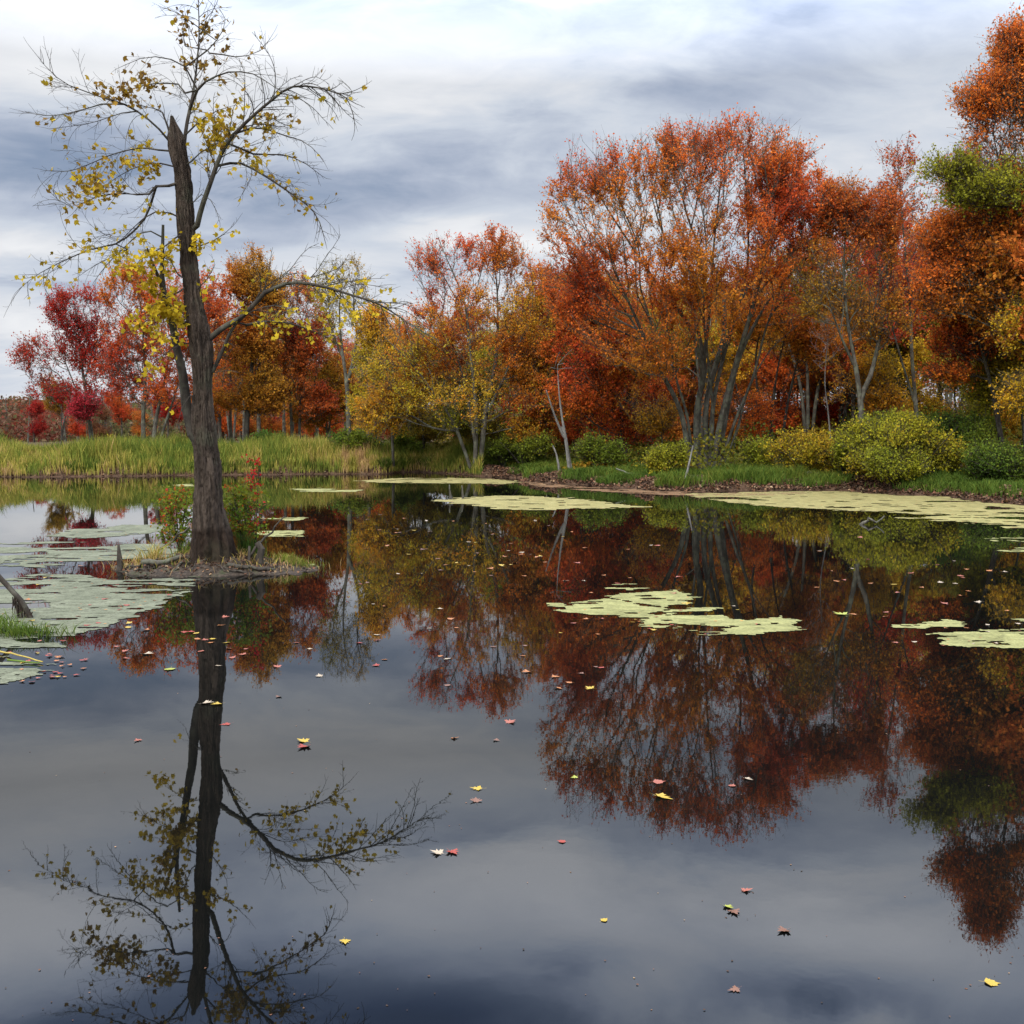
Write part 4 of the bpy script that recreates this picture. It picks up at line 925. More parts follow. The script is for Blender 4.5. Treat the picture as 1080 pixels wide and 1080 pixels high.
weed([[(75, 558), (130, 554), (182, 553), (184, 560), (140, 565), (90, 568), (40, 566)]], .05, 'pale scum strip behind the islet, left of the leafy shoots', MAT_D, .2, .2, 1, seed=17)
weed([[(268, 561), (322, 559), (318, 566), (275, 567)]], .04, 'small pale pondweed patch behind the islet\'s right end', MAT_G, .15, .3, 1.5, seed=18)
weed([[(282, 597), (330, 595), (335, 599), (290, 601)]], .03, 'narrow pondweed sliver at the right foot of the islet', MAT_G, .08, .2, 2, seed=19)
weed([[(300, 516), (345, 514), (385, 516), (380, 519), (320, 519)]], .09, 'pale pondweed strip right of the foreground trunk near the far shore', MAT_G, .3, .2, 1, 1.3, seed=20)
weed([[(270, 545), (300, 546), (325, 545), (320, 549), (285, 549)]], .05, 'thin pondweed wisp between the islet and the far strip', MAT_G, .15, .3, 2, seed=21)
weed([[(183, 511), (205, 510), (206, 513), (184, 513)]], .08, 'tiny pale pondweed strip behind the left side of the foreground trunk', MAT_G, .2, 0, 1, seed=22)

# ------------------------------------------------------------------ islet of the foreground tree
YT = 19.1
ic = WP(226, 590, YT + .15)[:2]
def islet_z(Q):
    d = (Q - ic) / np.array([1.75, .95]); r = np.linalg.norm(d, axis=1) + (fbm(Q, 2.2, 61, 3) - .5) * .5
    z = .17 * np.clip(1.05 - r, 0, 1) ** .7 + .16 * np.exp(-((np.linalg.norm((Q - WP(222, 590, YT)[:2]) / .6, axis=1)) ** 2))
    z = z + (fbm(Q, 6, 64, 5) - .45) * .34 * np.clip(1.2 - r, 0, 1) ** .7
    return np.where(r > 1.12, -.15, z - .02)
gx = np.arange(ic[0] - 2.4, ic[0] + 2.4, .03); gy = np.arange(ic[1] - 1.5, ic[1] + 1.5, .03)
X, Y = np.meshgrid(gx, gy); Q = np.c_[X.ravel(), Y.ravel()]; I = np.arange(X.size).reshape(X.shape)
q4 = np.c_[I[:-1, :-1].ravel(), I[:-1, 1:].ravel(), I[1:, 1:].ravel(), I[1:, :-1].ravel()]
m = MT('islet_mud'); a = m.noise(14, 6, .75); b2 = m.noise(3, 4, .6)
c = m.ramp(a, [(.3, (.012, .009, .006)), (.5, (.045, .032, .022)), (.65, (.11, .08, .055)), (.82, (.24, .19, .14))])
c = m.mix(m.math('MULTIPLY', m.ramp(b2, [(.55, (0, 0, 0)), (.7, (1, 1, 1))]), .5), c, (.05, .075, .02))
m.bsdf(c, .85, .3, m.bump(a, 1, .04)); MUD = m.m
o = link('ground_islet', new_mesh('islet', np.c_[Q, islet_z(Q)], [q4], None, True, [MUD])); tag(o, kind='structure')

# ------------------------------------------------------------------ the broken foreground tree
def YL(py): return YT - 1.3 * min(max((600 - py) / 480, 0), 1.15)
TP = [(223, 606, 60), (223, 596, 54), (222, 588, 49), (222, 575, 45), (221, 556, 39), (221, 535, 33.5), (221, 520, 31), (219, 495, 29.5), (216, 470, 26), (214, 440, 23), (214, 411, 21),
      (213, 380, 22), (210, 350, 24), (205, 320, 21), (202, 296, 19), (199, 275, 18), (198, 259, 17), (195, 222, 17), (192.5, 185, 17.5), (189, 165, 19), (186, 148, 20), (184, 138, 15), (182.5, 130, 9), (181, 122, 4)]
troot = empty('broken_maple_tree', WP(222, 590, YT)); tloc = np.array(troot.location)
tag(troot, 'dark furrowed tree with snapped jagged top and sparse yellow leaves on its own islet', 'tree')
path = np.array([np.r_[WP(px, py, YL(py)), wd / 2 * mpp(YL(py))] for px, py, wd in TP])
Pt = resample(path, .022); nR, nS = len(Pt), 110
T = norm(np.gradient(Pt[:, :3], axis=0)); u = norm(np.cross(T, [0, 1, 0.02])); v = np.cross(T, u)
ang = np.linspace(0, 2 * math.pi, nS, endpoint=False)
A, Hh = np.meshgrid(ang, Pt[:, 2]); flare = np.clip((.55 - Hh) / .7, 0, 1)
lob = 1 + flare ** 1.5 * (.26 * np.cos(A * 5 + .7) + .14 * np.cos(A * 8 + 2))
sp = np.c_[np.cos(A).ravel() * 3.2 + Hh.ravel() * .5, np.sin(A).ravel() * 3.2, Hh.ravel() * 1.1]
rid = (fbm(sp, 1.4, 71, 4).reshape(A.shape) - .5); lumps = (vnoise(np.c_[np.cos(A).ravel(), np.sin(A).ravel(), Hh.ravel() * 1.6], 1.0, 75).reshape(A.shape) - .5)
topm = np.clip((Pt[:, 2:3] - Pt[-1, 2] + .45) / .45, 0, 1)
jag = 1 - topm * .9 * (vnoise(np.c_[np.cos(A).ravel() * 2.2, np.sin(A).ravel() * 2.2, Hh.ravel() * .6], 1.2, 79).reshape(A.shape))
tw_ = A + Hh * .35; fp = np.c_[(np.cos(tw_) * 5.5).ravel(), (np.sin(tw_) * 5.5).ravel(), (Hh * 2.2).ravel()]
fur = np.abs(fbm(fp, 1.0, 83, 3).reshape(A.shape) - .5) * 2; fur2 = np.abs(vnoise(fp * np.array([2.2, 2.2, 1.6]), 1.0, 86).reshape(A.shape) - .5) * 2
RR = Pt[:, 3:4] * lob * (1 + rid * .40 + lumps * .30) * jag - .030 * np.clip(1 - fur * 4.0, 0, 1) - .010 * np.clip(1 - fur2 * 3, 0, 1)
V = Pt[:, None, :3] + RR[..., None] * (u[:, None] * np.cos(A)[..., None] + v[:, None] * np.sin(A)[..., None]) - tloc
V = V.reshape(-1, 3); I = np.arange(nR * nS).reshape(nR, nS); J = np.roll(I, -1, 1)
q4 = np.c_[I[:-1].ravel(), J[:-1].ravel(), J[1:].ravel(), I[1:].ravel()]; cap = I[-1][None]
link('trunk', new_mesh('trunk', V, [q4, cap], None, True, [BARK_F]), troot)
# jagged splinters on the snapped top
sv_, sf_ = [], []
for (px, py, h_, r_) in ((181, 130, .28, .035), (186, 138, .16, .04), (189, 146, .12, .04), (178, 140, .14, .03)):
    p0 = WP(px, py + 8, YL(py)) - tloc; p1 = WP(px + rng.uniform(-1, 1), py, YL(py)) - tloc + np.array([0, 0, h_ * .5])
    tt = norm((p1 - p0)[None]); sv_.append(tubes(p0[None], p1[None], np.array([r_]), np.array([.004]), tt, tt, 5))
V, Fs = merge(sv_); link('splinters', new_mesh('splinters', V, Fs, None, False, [BARK_F]), troot)

def limb(pl, r0, r1, join, dyy, d0=0.0):
    n = len(pl); Q = []
    for i, (px, py) in enumerate(pl):
        t = i / (n - 1); Q.append(WP(px, py, YL(pl[0][1]) * .6 + YL(py) * .4 + d0 + dyy * t))
    return (np.array(Q), r0, r1, join, True)
main_st = (np.array([WP(px, py, YL(py)) for px, py, _ in TP]), -1e-9, -1e-9, False, False)
LIMBS = [
    # broken second stem and its stub
    ([(207, 470), (197, 430), (193, 396), (186, 365), (181, 337), (174, 312), (171, 290), (171.5, 262), (172, 237)], .10, .022, -.25),
    ([(181, 335), (170, 300), (160, 275), (155, 261)], .05, .012, -.3),
    # right main limb
    ([(205, 250), (210, 230), (213, 218), (222, 193), (233, 163), (246, 143), (267, 122), (285, 107), (304, 93), (326, 91), (355, 98), (371, 107)], .046, .007, -.9),
    ([(231, 174), (245, 172), (259, 174), (285, 189), (304, 202), (326, 218), (336, 232), (341, 247)], .022, .006, -.6),
    ([(240, 152), (255, 157), (270, 163), (296, 163), (318, 170), (335, 182)], .018, .005, .7),
    ([(252, 137), (275, 135), (300, 143), (322, 150), (338, 165)], .014, .004, -.5),
    ([(258, 130), (276, 120), (292, 128), (310, 135)], .012, .004, .5),
    # leader behind the broken top
    ([(193, 170), (196, 137), (202, 107), (205, 88), (207, 74), (210, 37), (209, 0), (208, -12)], .030, .006, .7),
    ([(202, 107), (210, 92), (219, 85), (241, 76), (267, 78), (285, 89), (300, 98)], .018, .004, -.5),
    ([(201, 110), (190, 90), (175, 88), (150, 90), (130, 98)], .014, .004, .6),
    ([(205, 85), (195, 70), (178, 62), (155, 60), (133, 68)], .012, .004, -.4),
    ([(208, 62), (222, 50), (233, 36), (238, 22), (232, 10)], .011, .003, .4),
    ([(208, 58), (225, 56), (250, 60), (272, 55), (284, 42)], .012, .003, -.4),
    ([(209, 30), (200, 22), (188, 14), (172, 8)], .008, .003, .2),
    # left limbs
    ([(186, 160), (174, 143), (159, 128), (141, 115), (126, 108), (111, 104), (89, 96), (67, 87), (50, 72), (37, 56)], .020, .003, -1.0),
    ([(118, 106), (100, 112), (74, 119), (50, 122), (25, 118)], .012, .003, .4),
    ([(141, 115), (120, 122), (95, 130), (75, 133), (52, 136)], .008, .003, .4),
    ([(186, 162), (172, 120), (165, 115), (150, 112)], .022, .004, .3),
    ([(190, 160), (165, 158), (148, 156), (118, 163), (92, 174), (70, 181), (50, 180)], .016, .003, .8),
    ([(191, 196), (178, 196), (163, 197), (155, 206), (133, 204), (104, 207), (74, 218), (50, 200)], .022, .003, -.9),
    ([(155, 206), (158, 218), (153, 230), (144, 241), (134, 250), (126, 256), (110, 260), (96, 263), (76, 271), (55, 281), (36, 292), (20, 305)], .020, .003, -.6),
    ([(126, 256), (135, 262), (120, 270), (100, 280), (85, 290)], .010, .003, .5),
    ([(194, 228), (185, 227), (170, 222), (155, 228), (145, 236), (130, 251)], .014, .005, -.4),
    ([(170, 245), (150, 245), (130, 262), (112, 280), (100, 296)], .012, .004, .6),
    # low right limb reaching far out
    ([(212, 362), (221, 357), (237, 344), (252, 337), (262, 327), (270, 319), (279, 309), (289, 304), (302, 299), (315, 298), (330, 300), (348, 304), (370, 311), (400, 321), (430, 340), (444, 349)], .050, .007, -.4),
    ([(216, 402), (224, 392), (232, 376), (238, 362), (244, 348), (250, 340)], .035, .025, -.1),
    ([(247, 339), (262, 343), (278, 339), (300, 340), (322, 346), (345, 356), (362, 368)], .026, .004, .8),
    ([(315, 298), (335, 290), (352, 286), (366, 275)], .009, .003, .4),
    ([(240, 345), (262, 330), (290, 322), (312, 330), (330, 335)], .012, .003, -.8),
    ([(348, 304), (362, 318), (380, 320), (398, 312)], .008, .003, .5),
    # shoots on the trunk
    ([(198, 262), (215, 258), (232, 250), (246, 238)], .012, .003, -.3),
    ([(200, 300), (185, 310), (168, 318), (150, 330)], .014, .003, -.5),
    ([(194, 240), (184, 252), (170, 262), (150, 272), (140, 285)], .013, .003, -.6),
    ([(205, 330), (190, 345), (178, 355), (165, 360)], .012, .003, -.5),
    ([(192, 180), (215, 158), (235, 150)], .012, .003, -.4),
    ([(195, 225), (212, 205), (225, 215), (232, 235)], .009, .003, -.4),
    ([(205, 345), (188, 335), (172, 318), (160, 300), (150, 285)], .014, .003, -.4),
    ([(208, 365), (192, 362), (176, 372), (160, 385)], .011, .003, -.4),
    ([(200, 300), (188, 290), (180, 275), (165, 268)], .011, .003, -.5),
    ([(204, 325), (182, 322), (160, 334), (142, 348), (130, 352)], .012, .003, -.3),
    ([(202, 310), (218, 295), (226, 280)], .009, .003, -.5),
    ([(186, 175), (160, 172), (135, 180), (112, 195)], .012, .003, -.5),
    ([(210, 60), (195, 48), (192, 30), (198, 15)], .009, .003, -.2),
    ([(196, 140), (222, 120), (244, 112)], .012, .003, -.2),
    ([(212, 410), (200, 418), (192, 430), (188, 445)], .010, .003, -.4),
]
S = [main_st] + [limb(pl, r0, r1, True, dyy) for (pl, r0, r1, dyy) in LIMBS]
sk = skeleton(S, np.zeros((0, 3)), .10, .0, 0, .0035, 2.6)
TW = []                                            # every twig: (points, radii)
def twig(p0, d0, ln, r0, lift, lvl):
    n = max(3, int(ln / .09)); P = [p0]; d = d0.copy(); step = ln / n
    bend = rng.normal(0, .10, 3)
    for i in range(n):
        d = norm(d + bend + rng.normal(0, .09, 3) + np.array([0, 0, lift])); P.append(P[-1] + d * step)
    P = np.array(P); TW.append((P, np.linspace(r0, max(.0016, r0 * .35), len(P))))
    if lvl < 2:
        for t in np.arange(rng.uniform(.12, .3), 1.0, (.13 if lvl else .11) / max(ln, .2)):
            if rng.uniform() > (.72 if lvl else .95): continue
            i = min(int(t * n), n - 1); tg = norm(P[i + 1] - P[i]); side = norm(np.cross(tg, rng.normal(0, 1, 3)))
            l2 = ln * (1 - t * .6) * rng.uniform(.22, .55); l2 = min(l2, .55)
            if l2 > .06: twig(P[i], norm(tg * .8 + side * rng.uniform(.5, 1.0)), l2, max(.0018, r0 * .5), lift * .6, lvl + 1)
for li, (pl, r0, r1, dyy) in enumerate(LIMBS[2:]):
    Q = resample(limb(pl, r0, r1, True, dyy)[0], .06); n = len(Q); Lm = n * .06
    t = .16 + rng.uniform(0, .06)
    while t < 1.0:
        i = min(int(t * (n - 1)), n - 2); tg = norm(Q[i + 1] - Q[i]); side = norm(np.cross(tg, rng.normal(0, 1, 3) + np.array([0, .8, 0]))) * (1 if rng.uniform() < .5 else -1)
        ln = np.clip(.34 * Lm * (1 - .55 * t) * rng.uniform(.5, 1.5), .14, 1.05)
        if Q[i][2] > 1.0: twig(Q[i], norm(tg * .9 + side * rng.uniform(.45, .95)), ln, np.clip(r0 * .22, .003, .008), rng.uniform(-.05, .03), 0)
        t += .085 / Lm * rng.uniform(.6, 1.5)
    twig(Q[-1], norm(Q[-1] - Q[-2]), .26, max(r1, .003), 0, 1)
TA, TB, RA, RB, DA, DB = [], [], [], [], [], []
for P, Rr in TW:
    T = norm(np.gradient(P, axis=0)); TA.append(P[:-1]); TB.append(P[1:]); RA.append(Rr[:-1]); RB.append(Rr[1:]); DA.append(T[:-1]); DB.append(T[1:])
TA, TB, RA, RB, DA, DB = map(np.concatenate, (TA, TB, RA, RB, DA, DB))
V, Fs = merge([(V, Fc) for (_, V, Fc) in wood(sk, tloc, (14, 9, 6))]); link('branches', new_mesh('branches', V, Fs, None, True, [BARK_D]), troot)
V, Fc = tubes(TA - tloc, TB - tloc, RA, RB, DA, DB, 4); link('twigs', new_mesh('twigs', V, [Fc], None, True, [BARK_D]), troot)
print('twig segments', len(TA))
# leaves, thick where the photograph has them: (px, py, rx, ry, strength, tint)
LC = [(160, 335, 32, 55, 1.5, .62), (185, 300, 28, 45, 1.3, .66), (175, 370, 20, 30, .9, .7), (192, 420, 12, 40, 1.4, .85), (235, 248, 20, 12, 1.4, .66), (205, 250, 16, 30, .9, .62),
      (158, 175, 26, 18, 1.2, .42), (112, 160, 22, 16, .9, .33), (100, 195, 30, 14, .8, .36), (60, 205, 20, 8, .9, .38), (90, 235, 16, 14, .7, .36), (205, 137, 24, 15, 1.0, .50), (240, 130, 22, 18, .8, .40),
      (215, 40, 24, 22, 1.1, .14), (165, 72, 30, 18, .55, .15), (130, 100, 30, 12, .55, .16), (60, 112, 30, 9, .35, .10), (240, 65, 24, 14, .6, .14), (285, 60, 14, 20, .5, .14), (325, 75, 16, 14, .7, .14), (262, 145, 26, 14, .9, .34),
      (300, 185, 24, 14, .35, .36), (320, 215, 24, 16, .6, .36), (275, 205, 14, 14, .45, .36), (300, 120, 18, 8, .4, .22), (355, 320, 30, 25, .9, .66), (370, 300, 14, 10, .5, .66), (232, 320, 20, 14, .4, .7), (340, 345, 16, 12, .3, .72), (180, 205, 16, 20, .5, .5),
      (45, 296, 16, 8, .4, .55), (80, 272, 26, 10, .12, .4), (150, 260, 20, 14, .5, .6), (290, 345, 30, 14, .25, .7)]
cand = np.where(RB < .0055)[0]; Pc = TB[cand]
pxx = 540 + F * Pc[:, 0] / Pc[:, 1]; kk = (Pc[:, 2] - CAMH) / Pc[:, 1]; pyy = 540 - F * (kk * math.cos(PITCH) + math.sin(PITCH)) / (math.cos(PITCH) - kk * math.sin(PITCH))
wg = np.full(len(cand), .05); tn = np.full(len(cand), .03)
for (a_, b_, rx, ry, st_, ti_) in LC:
    g = st_ * np.exp(-((pxx - a_) / rx) ** 2 - ((pyy - b_) / ry) ** 2); wg += g; tn += g * ti_
tn /= (wg - .05 + .06); cl = np.clip((vnoise(Pc, 3.0, 88) - .38) * 4, 0, 1.6)
cnt = rng.poisson(1.15 * wg * cl); idx = np.repeat(np.arange(len(cand)), cnt)
PL = Pc[idx] + rng.normal(0, .045, (len(idx), 3)) - np.array([0, 0, .03])
ti = np.clip(tn[idx] + rng.normal(0, .10, len(idx)), 0, 1); va = np.clip(rng.normal(.5, .2, len(idx)), 0, 1)
V, Fc, a, b_ = leaf_shapes(PL - tloc, .082, ti, va)
link('crown', new_mesh('crown', V, [Fc], {'tint': a, 'val': b_}, False, [LM['foreleaf']]), troot)

# roots tangled on the islet, one mesh of the tree
parts = []
for k in range(26):
    a0 = rng.uniform(0, 6.28); r0 = rng.uniform(.25, 1.35); p = np.array([tloc[0] + r0 * math.cos(a0) * 1.1, YT + r0 * math.sin(a0) * .55, 0.])
    dr = a0 + rng.normal(0, .8); Pp = []
    for s in range(7):
        z = float(islet_z(p[None, :2])[0]); Pp.append((p[0], p[1], max(z, .0) + rng.uniform(-.01, .07))); dr += rng.normal(0, .5); p = p + np.array([math.cos(dr), math.sin(dr), 0]) * .09
    Pp = np.array(Pp); Rr = np.linspace(rng.uniform(.010, .024), .004, 7); T = norm(np.gradient(Pp, axis=0)); V, Fc = tubes(Pp[:-1] - tloc, Pp[1:] - tloc, Rr[:-1], Rr[1:], T[:-1], T[1:], 6); link('root', new_mesh('root', V, [Fc], None, True, [BARK_D]), troot)

def isl(px, dyv, dz): x = WP(px, 590, YT + dyv)[0]; return (x, YT + dyv, float(islet_z(np.array([[x, YT + dyv]]))[0]) + dz)
def wpt(px, py, d=0): return tuple(WP(px, py, YT + d))
stick('driftwood_stick', [isl(262, 0, .0), wpt(275, 572), wpt(288, 558), wpt(300, 545)], .028, .012, 'dark stick slanting up right of the foreground trunk', BARK_D, 'stick')
stick('driftwood_stick', [isl(150, .4, .02), wpt(175, 574, .4), wpt(200, 556, .4)], .03, .016, 'weathered stick leaning against the left of the foreground trunk', BARK, 'stick')
stick('stump', [isl(274, -.1, -.05), wpt(274, 580, -.1), wpt(271, 572, -.1)], .085, .05, 'small dark rotten stump on the islet right of the trunk', BARK_D, 'stump', kink=.012)
stick('stump', [isl(126, -.2, -.05), wpt(126, 587, -.2), wpt(125, 575, -.2)], .075, .02, 'dark pointed rotten stub at the left tip of the islet', BARK_D, 'stump', kink=.015)
stick('stump', [isl(262, -.3, -.05), wpt(263, 585, -.3), wpt(263, 576, -.3)], .03, .02, 'thin dark peg on the islet between trunk and rotten stump', BARK_D, 'stump', kink=.006)
stick('driftwood_log', [isl(150, -.25, .05), isl(170, -.3, .08), isl(192, -.25, .06)], .055, .035, 'rotten log lying across the islet left of the trunk', BARK, 'log')
stick('driftwood_log', [isl(240, -.45, .03), isl(262, -.5, .05), isl(290, -.4, .03)], .04, .03, 'dark waterlogged bough along the front right of the islet', BARK_D, 'log')
# shoots behind the trunk
def shoots(pxc, pyt, wpx, Yd, n, label, pal, tb, red=0.0):
    base = WP(pxc, 585, Yd); base[2] = max(0, float(islet_z(base[None, :2])[0])); H = WP(pxc, pyt, Yd)[2] - base[2]; W = wpx * mpp(Yd); S = []
    for s in range(7):
        a = s * .9; l = W * rng.uniform(.15, .5); S.append((np.array([base, base + (l * .4 * math.cos(a), l * .4 * math.sin(a), H * .5), base + (l * math.cos(a), l * math.sin(a), H * rng.uniform(.75, 1))]), .010, .004, False, True))
    pts = base + np.c_[rng.normal(0, W * .27, n), rng.normal(0, W * .2, n), rng.uniform(.28, 1, n) * H]
    sk2 = skeleton(S, pts, .3, .2, 1, .003, 2.4); root = empty('leafy_shoots', base); n = n; tag(root, label, 'shrub')
    V, Fs = merge([(V, Fc) for (_, V, Fc) in wood(sk2, base, (5, 4, 3))]); link('stems', new_mesh('stems', V, Fs, None, True, [BARK_D]), root)
    k = np.where(~sk2['isst'])[0]; ix = np.repeat(k, rng.poisson(4.5, len(k))); P = sk2['pos'][ix] + rng.normal(0, .04, (len(ix), 3))
    zr = (P[:, 2] - base[2]) / H; ti = np.clip(tb + rng.normal(0, .16, len(P)) + red * (zr > .70) + .3 * (vnoise(P, 4, 5) > .66), 0, 1)
    V, Fc, a, b_ = leaf_shapes(P - base, .05, ti, np.clip(rng.normal(.5, .2, len(P)), 0, 1)); link('foliage', new_mesh('foliage', V, [Fc], {'tint': a, 'val': b_}, False, [LM[pal]]), root)
shoots(190, 514, 44, YT + .75, 330, 'green leafy shoots with red tips behind the left side of the foreground trunk', 'forereds', .16, .12)
shoots(256, 512, 44, YT + .6, 330, 'green and red leafy shoots behind the right side of the foreground trunk', 'forereds', .20, .2)
shoots(270, 482, 20, YT + .9, 50, 'tall thin shoot with scarlet leaves right of the foreground trunk', 'forereds', .92)
def tuft(name, cx, cy, wd_, dp, n, h0, h1, label, tint, mat=GRASS, lean=.55, bw=(.006, .011), zf=None, kind=None):
    q = np.c_[rng.normal(cx, wd_, n), rng.normal(cy, dp, n)]; z = (islet_z(q) if zf is None else np.zeros(n)); z = np.maximum(z, 0)
    blade_obj(name, np.c_[q, z], rng.uniform(h0, h1, n), rng.uniform(*bw, n), lean, np.clip(rng.normal(tint, .15, n), 0, 1), np.clip(rng.normal(.5, .2, n), 0, 1), mat, label, 'grass tuft', kind=kind, loc=(cx, cy, 0))
p = WP(308, 585, YT + .3); tuft('grass_tuft', p[0], p[1], .22, .12, 420, .08, .22, 'bright green plants at the right end of the islet', .8)
p = WP(262, 580, YT + .35); tuft('grass_tuft', p[0], p[1], .10, .10, 220, .25, .62, 'dark green blades standing right of the foreground trunk', .1)
p = WP(160, 580, YT + .2); tuft('grass_tuft', p[0], p[1], .12, .1, 80, .25, .5, 'straw-yellow grass blades on the islet left of the trunk', .8, REED, .9, (.01, .02))
p = WP(196, 580, YT + .2); tuft('grass_tuft', p[0], p[1], .08, .1, 120, .15, .4, 'green blades hugging the left foot of the foreground trunk', .55)
p = WP(235, 590, YT + .1); tuft('grass_tuft', p[0], p[1], .75, .32, 700, .06, .20, 'short brown dead grass over the top of the islet', .97, REED, 1.0, (.006, .014), kind='stuff')
p = WP(190, 590, YT - .1); tuft('grass_tuft', p[0], p[1], .35, .16, 160, .05, .16, 'sparse green grass on the left front of the islet', .6, kind='stuff')
p = WP(150, 588, YT); tuft('driftwood_straw', p[0], p[1], .25, .12, 110, .12, .32, 'tangle of brown straw at the left end of the islet', 1.0, REED, 1.6, (.006, .012), kind='stuff')
# litter on the islet
q = np.c_[rng.normal(ic[0], .9, 2200), rng.normal(ic[1], .5, 2200)]; z = islet_z(q); q, z = q[z > 0], z[z > 0]
V, Fc, a, b_ = leaf_shapes(np.c_[q, z + .015], .05, rng.uniform(0, 1, len(q)), np.clip(rng.normal(.4, .2, len(q)), 0, 1), up=2)
o = link('islet_litter', new_mesh('islet_litter', V, [Fc], {'tint': a, 'val': b_}, False, [LITTER])); tag(o, 'dead brown leaves littering the islet round the foreground trunk', 'leaf litter', kind='stuff')

# ------------------------------------------------------------------ left edge: slanting branch, grass tuft, fallen reeds
g = GP(36, 652); top = WP(-30, 575, g[1] + .1)
stick('fallen_branch', [tuple(g - np.array([0, 0, .08])), tuple(WP(25, 638, g[1])), tuple(WP(8, 618, g[1])), tuple(top)], .035, .03, 'dark branch slanting out of the water at the left edge, hung with dead weed', BARK_D, 'branch', kink=.006)
parts = []
br = [o for o in C.objects if o.name.startswith('fallen_branch')][0]; bl = np.array(br.location)
for k in range(70):
    t = rng.uniform(.0, 1); p0 = WP(14 + 20 * t, 626 + 22 * t, g[1]) + rng.normal(0, .015, 3); lnk = rng.uniform(.08, .34) * (1 - .5 * t); p1 = p0 + np.array([rng.normal(0, .02), rng.normal(0, .02), -lnk]); p1[2] = max(p1[2], -.02)
    tt = norm((p1 - p0)[None]); parts.append(tubes((p0 - bl)[None], (p1 - bl)[None], np.array([.008]), np.array([.004]), tt, tt, 4))
V, Fs = merge(parts); link('hanging_weed', new_mesh('hanging_weed', V, Fs, None, True, [MUD]), br)
g = GP(22, 671); tuft('grass_tuft', g[0], g[1], .26, .10, 420, .08, .22, 'bright green grass tuft in the water at the left edge', .5, zf=1, lean=1.1)
g = GP(-8, 664); tuft('grass_tuft', g[0], g[1], .16, .12, 240, .1, .25, 'green grass tuft half cut by the left edge', .5, zf=1, lean=1.1)
STRAW = MT('straw'); STRAW.bsdf(STRAW.ramp(STRAW.noise(20), [(.3, (.30, .22, .05)), (.7, (.46, .36, .08))]), .7, .2); STRAW = STRAW.m
GBL = MT('green_blade'); GBL.bsdf((.10, .16, .02), .6, .2); GBL = GBL.m
a_, b_ = GP(-6, 686, .02), GP(45, 698, .02); stick('fallen_reed', [a_, (a_ + b_) / 2 + np.array([0, 0, .01]), b_], .011, .007, 'straw-coloured reed stem lying on the scum at the left edge', STRAW, 'reed stem', kink=.003)
a_, b_ = GP(8, 696, .02), GP(42, 699, .02); stick('fallen_reed', [a_, (a_ + b_) / 2, b_], .012, .006, 'green reed stem lying below the straw-coloured one', GBL, 'reed stem', kink=.003)
# two small stakes
for px, h_, lb in ((475, 511, 'left one of two small pale stakes standing in the far pondweed'), (488, 512, 'right one of two small pale stakes standing in the far pondweed')):
    gq = GP(px, 526); tp = WP(px - 1, h_, gq[1]); stick('stake', [tuple(gq - np.array([0, 0, .1])), tuple((gq + tp) / 2), tuple(tp)], .055, .018, lb, BARK, 'stake', kink=.01)
g = GP(918, 553); stick('driftwood_stick', [tuple(g + np.array([-.3, 0, -.05])), tuple(g + np.array([-.05, .05, .09])), tuple(g + np.array([.25, 0, .13])), tuple(g + np.array([.36, 0, .22]))], .045, .015, 'small grey driftwood poking from the water off the right shore', BARK, 'stick', kink=.04)

# ------------------------------------------------------------------ floating leaves
def leaf_mat(name, c1, c2):
    m = MT(name); m.bsdf(m.ramp(m.noise(30, 4, .7), [(.35, c1), (.65, c2)]), .45, .4); return m.m
FL = dict(yellow=leaf_mat('fallen_yellow', (.24, .13, .02), (.58, .42, .03)), red=leaf_mat('fallen_red', (.20, .02, .015), (.36, .06, .03)), pink=leaf_mat('fallen_pink', (.20, .045, .025), (.38, .12, .07)),
          orange=leaf_mat('fallen_orange', (.24, .07, .02), (.50, .20, .05)), brown=leaf_mat('fallen_brown', (.10, .045, .03), (.24, .11, .06)), pale=leaf_mat('fallen_pale', (.28, .20, .13), (.48, .40, .28)),
          green=leaf_mat('fallen_green', (.22, .26, .03), (.36, .36, .05)))
leaf_me = {}
for v_ in range(4):
    k = len(MAPLE); U, W = MAPLE[:, 0], MAPLE[:, 1]
    for cn in FL:
        zc = (.03 + .05 * v_) * (U ** 2 + .6 * W ** 2) + .02 * np.sin(U * 7 + v_) * (v_ + 1) * .4
        if v_ == 3: zc = .28 * np.abs(U) ** 1.3 + .08 * W
        ring_ = np.c_[U, W, zc]; inner = ring_ * np.array([.5, .5, .35]); V = np.vstack([[0, -.1, 0], inner, ring_, [[-.012, -.25, .005], [.012, -.25, .005], [.10 + .012, -.85, .05], [.10 - .012, -.85, .05]]]); i = np.arange(k); j = (i + 1) % k
        f3 = np.c_[np.zeros(k, int), 1 + i, 1 + j]; f4 = np.c_[1 + i, 1 + k + i, 1 + k + j, 1 + j]; st = np.array([[1 + 2 * k, 2 + 2 * k, 3 + 2 * k, 4 + 2 * k]])
        if v_ == 1:
            rad0 = np.hypot(V[:, 0], V[:, 1]) + 1e-6; lim = np.maximum(rad0, .5); mk = np.arange(len(V)) > k; mk[-4:] = False; V[mk, :2] *= (lim / rad0)[mk][:, None] * .8
        if v_ == 2: V[:, 2] += .22 * np.clip(V[:, 0], 0, 1) ** 1.2; V[:, 0] = np.where(V[:, 0] > 0, V[:, 0] * .55, V[:, 0])
        leaf_me[(cn, v_)] = new_mesh('fallen_leaf', V, [f3, f4, st], None, True, [FL[cn]])
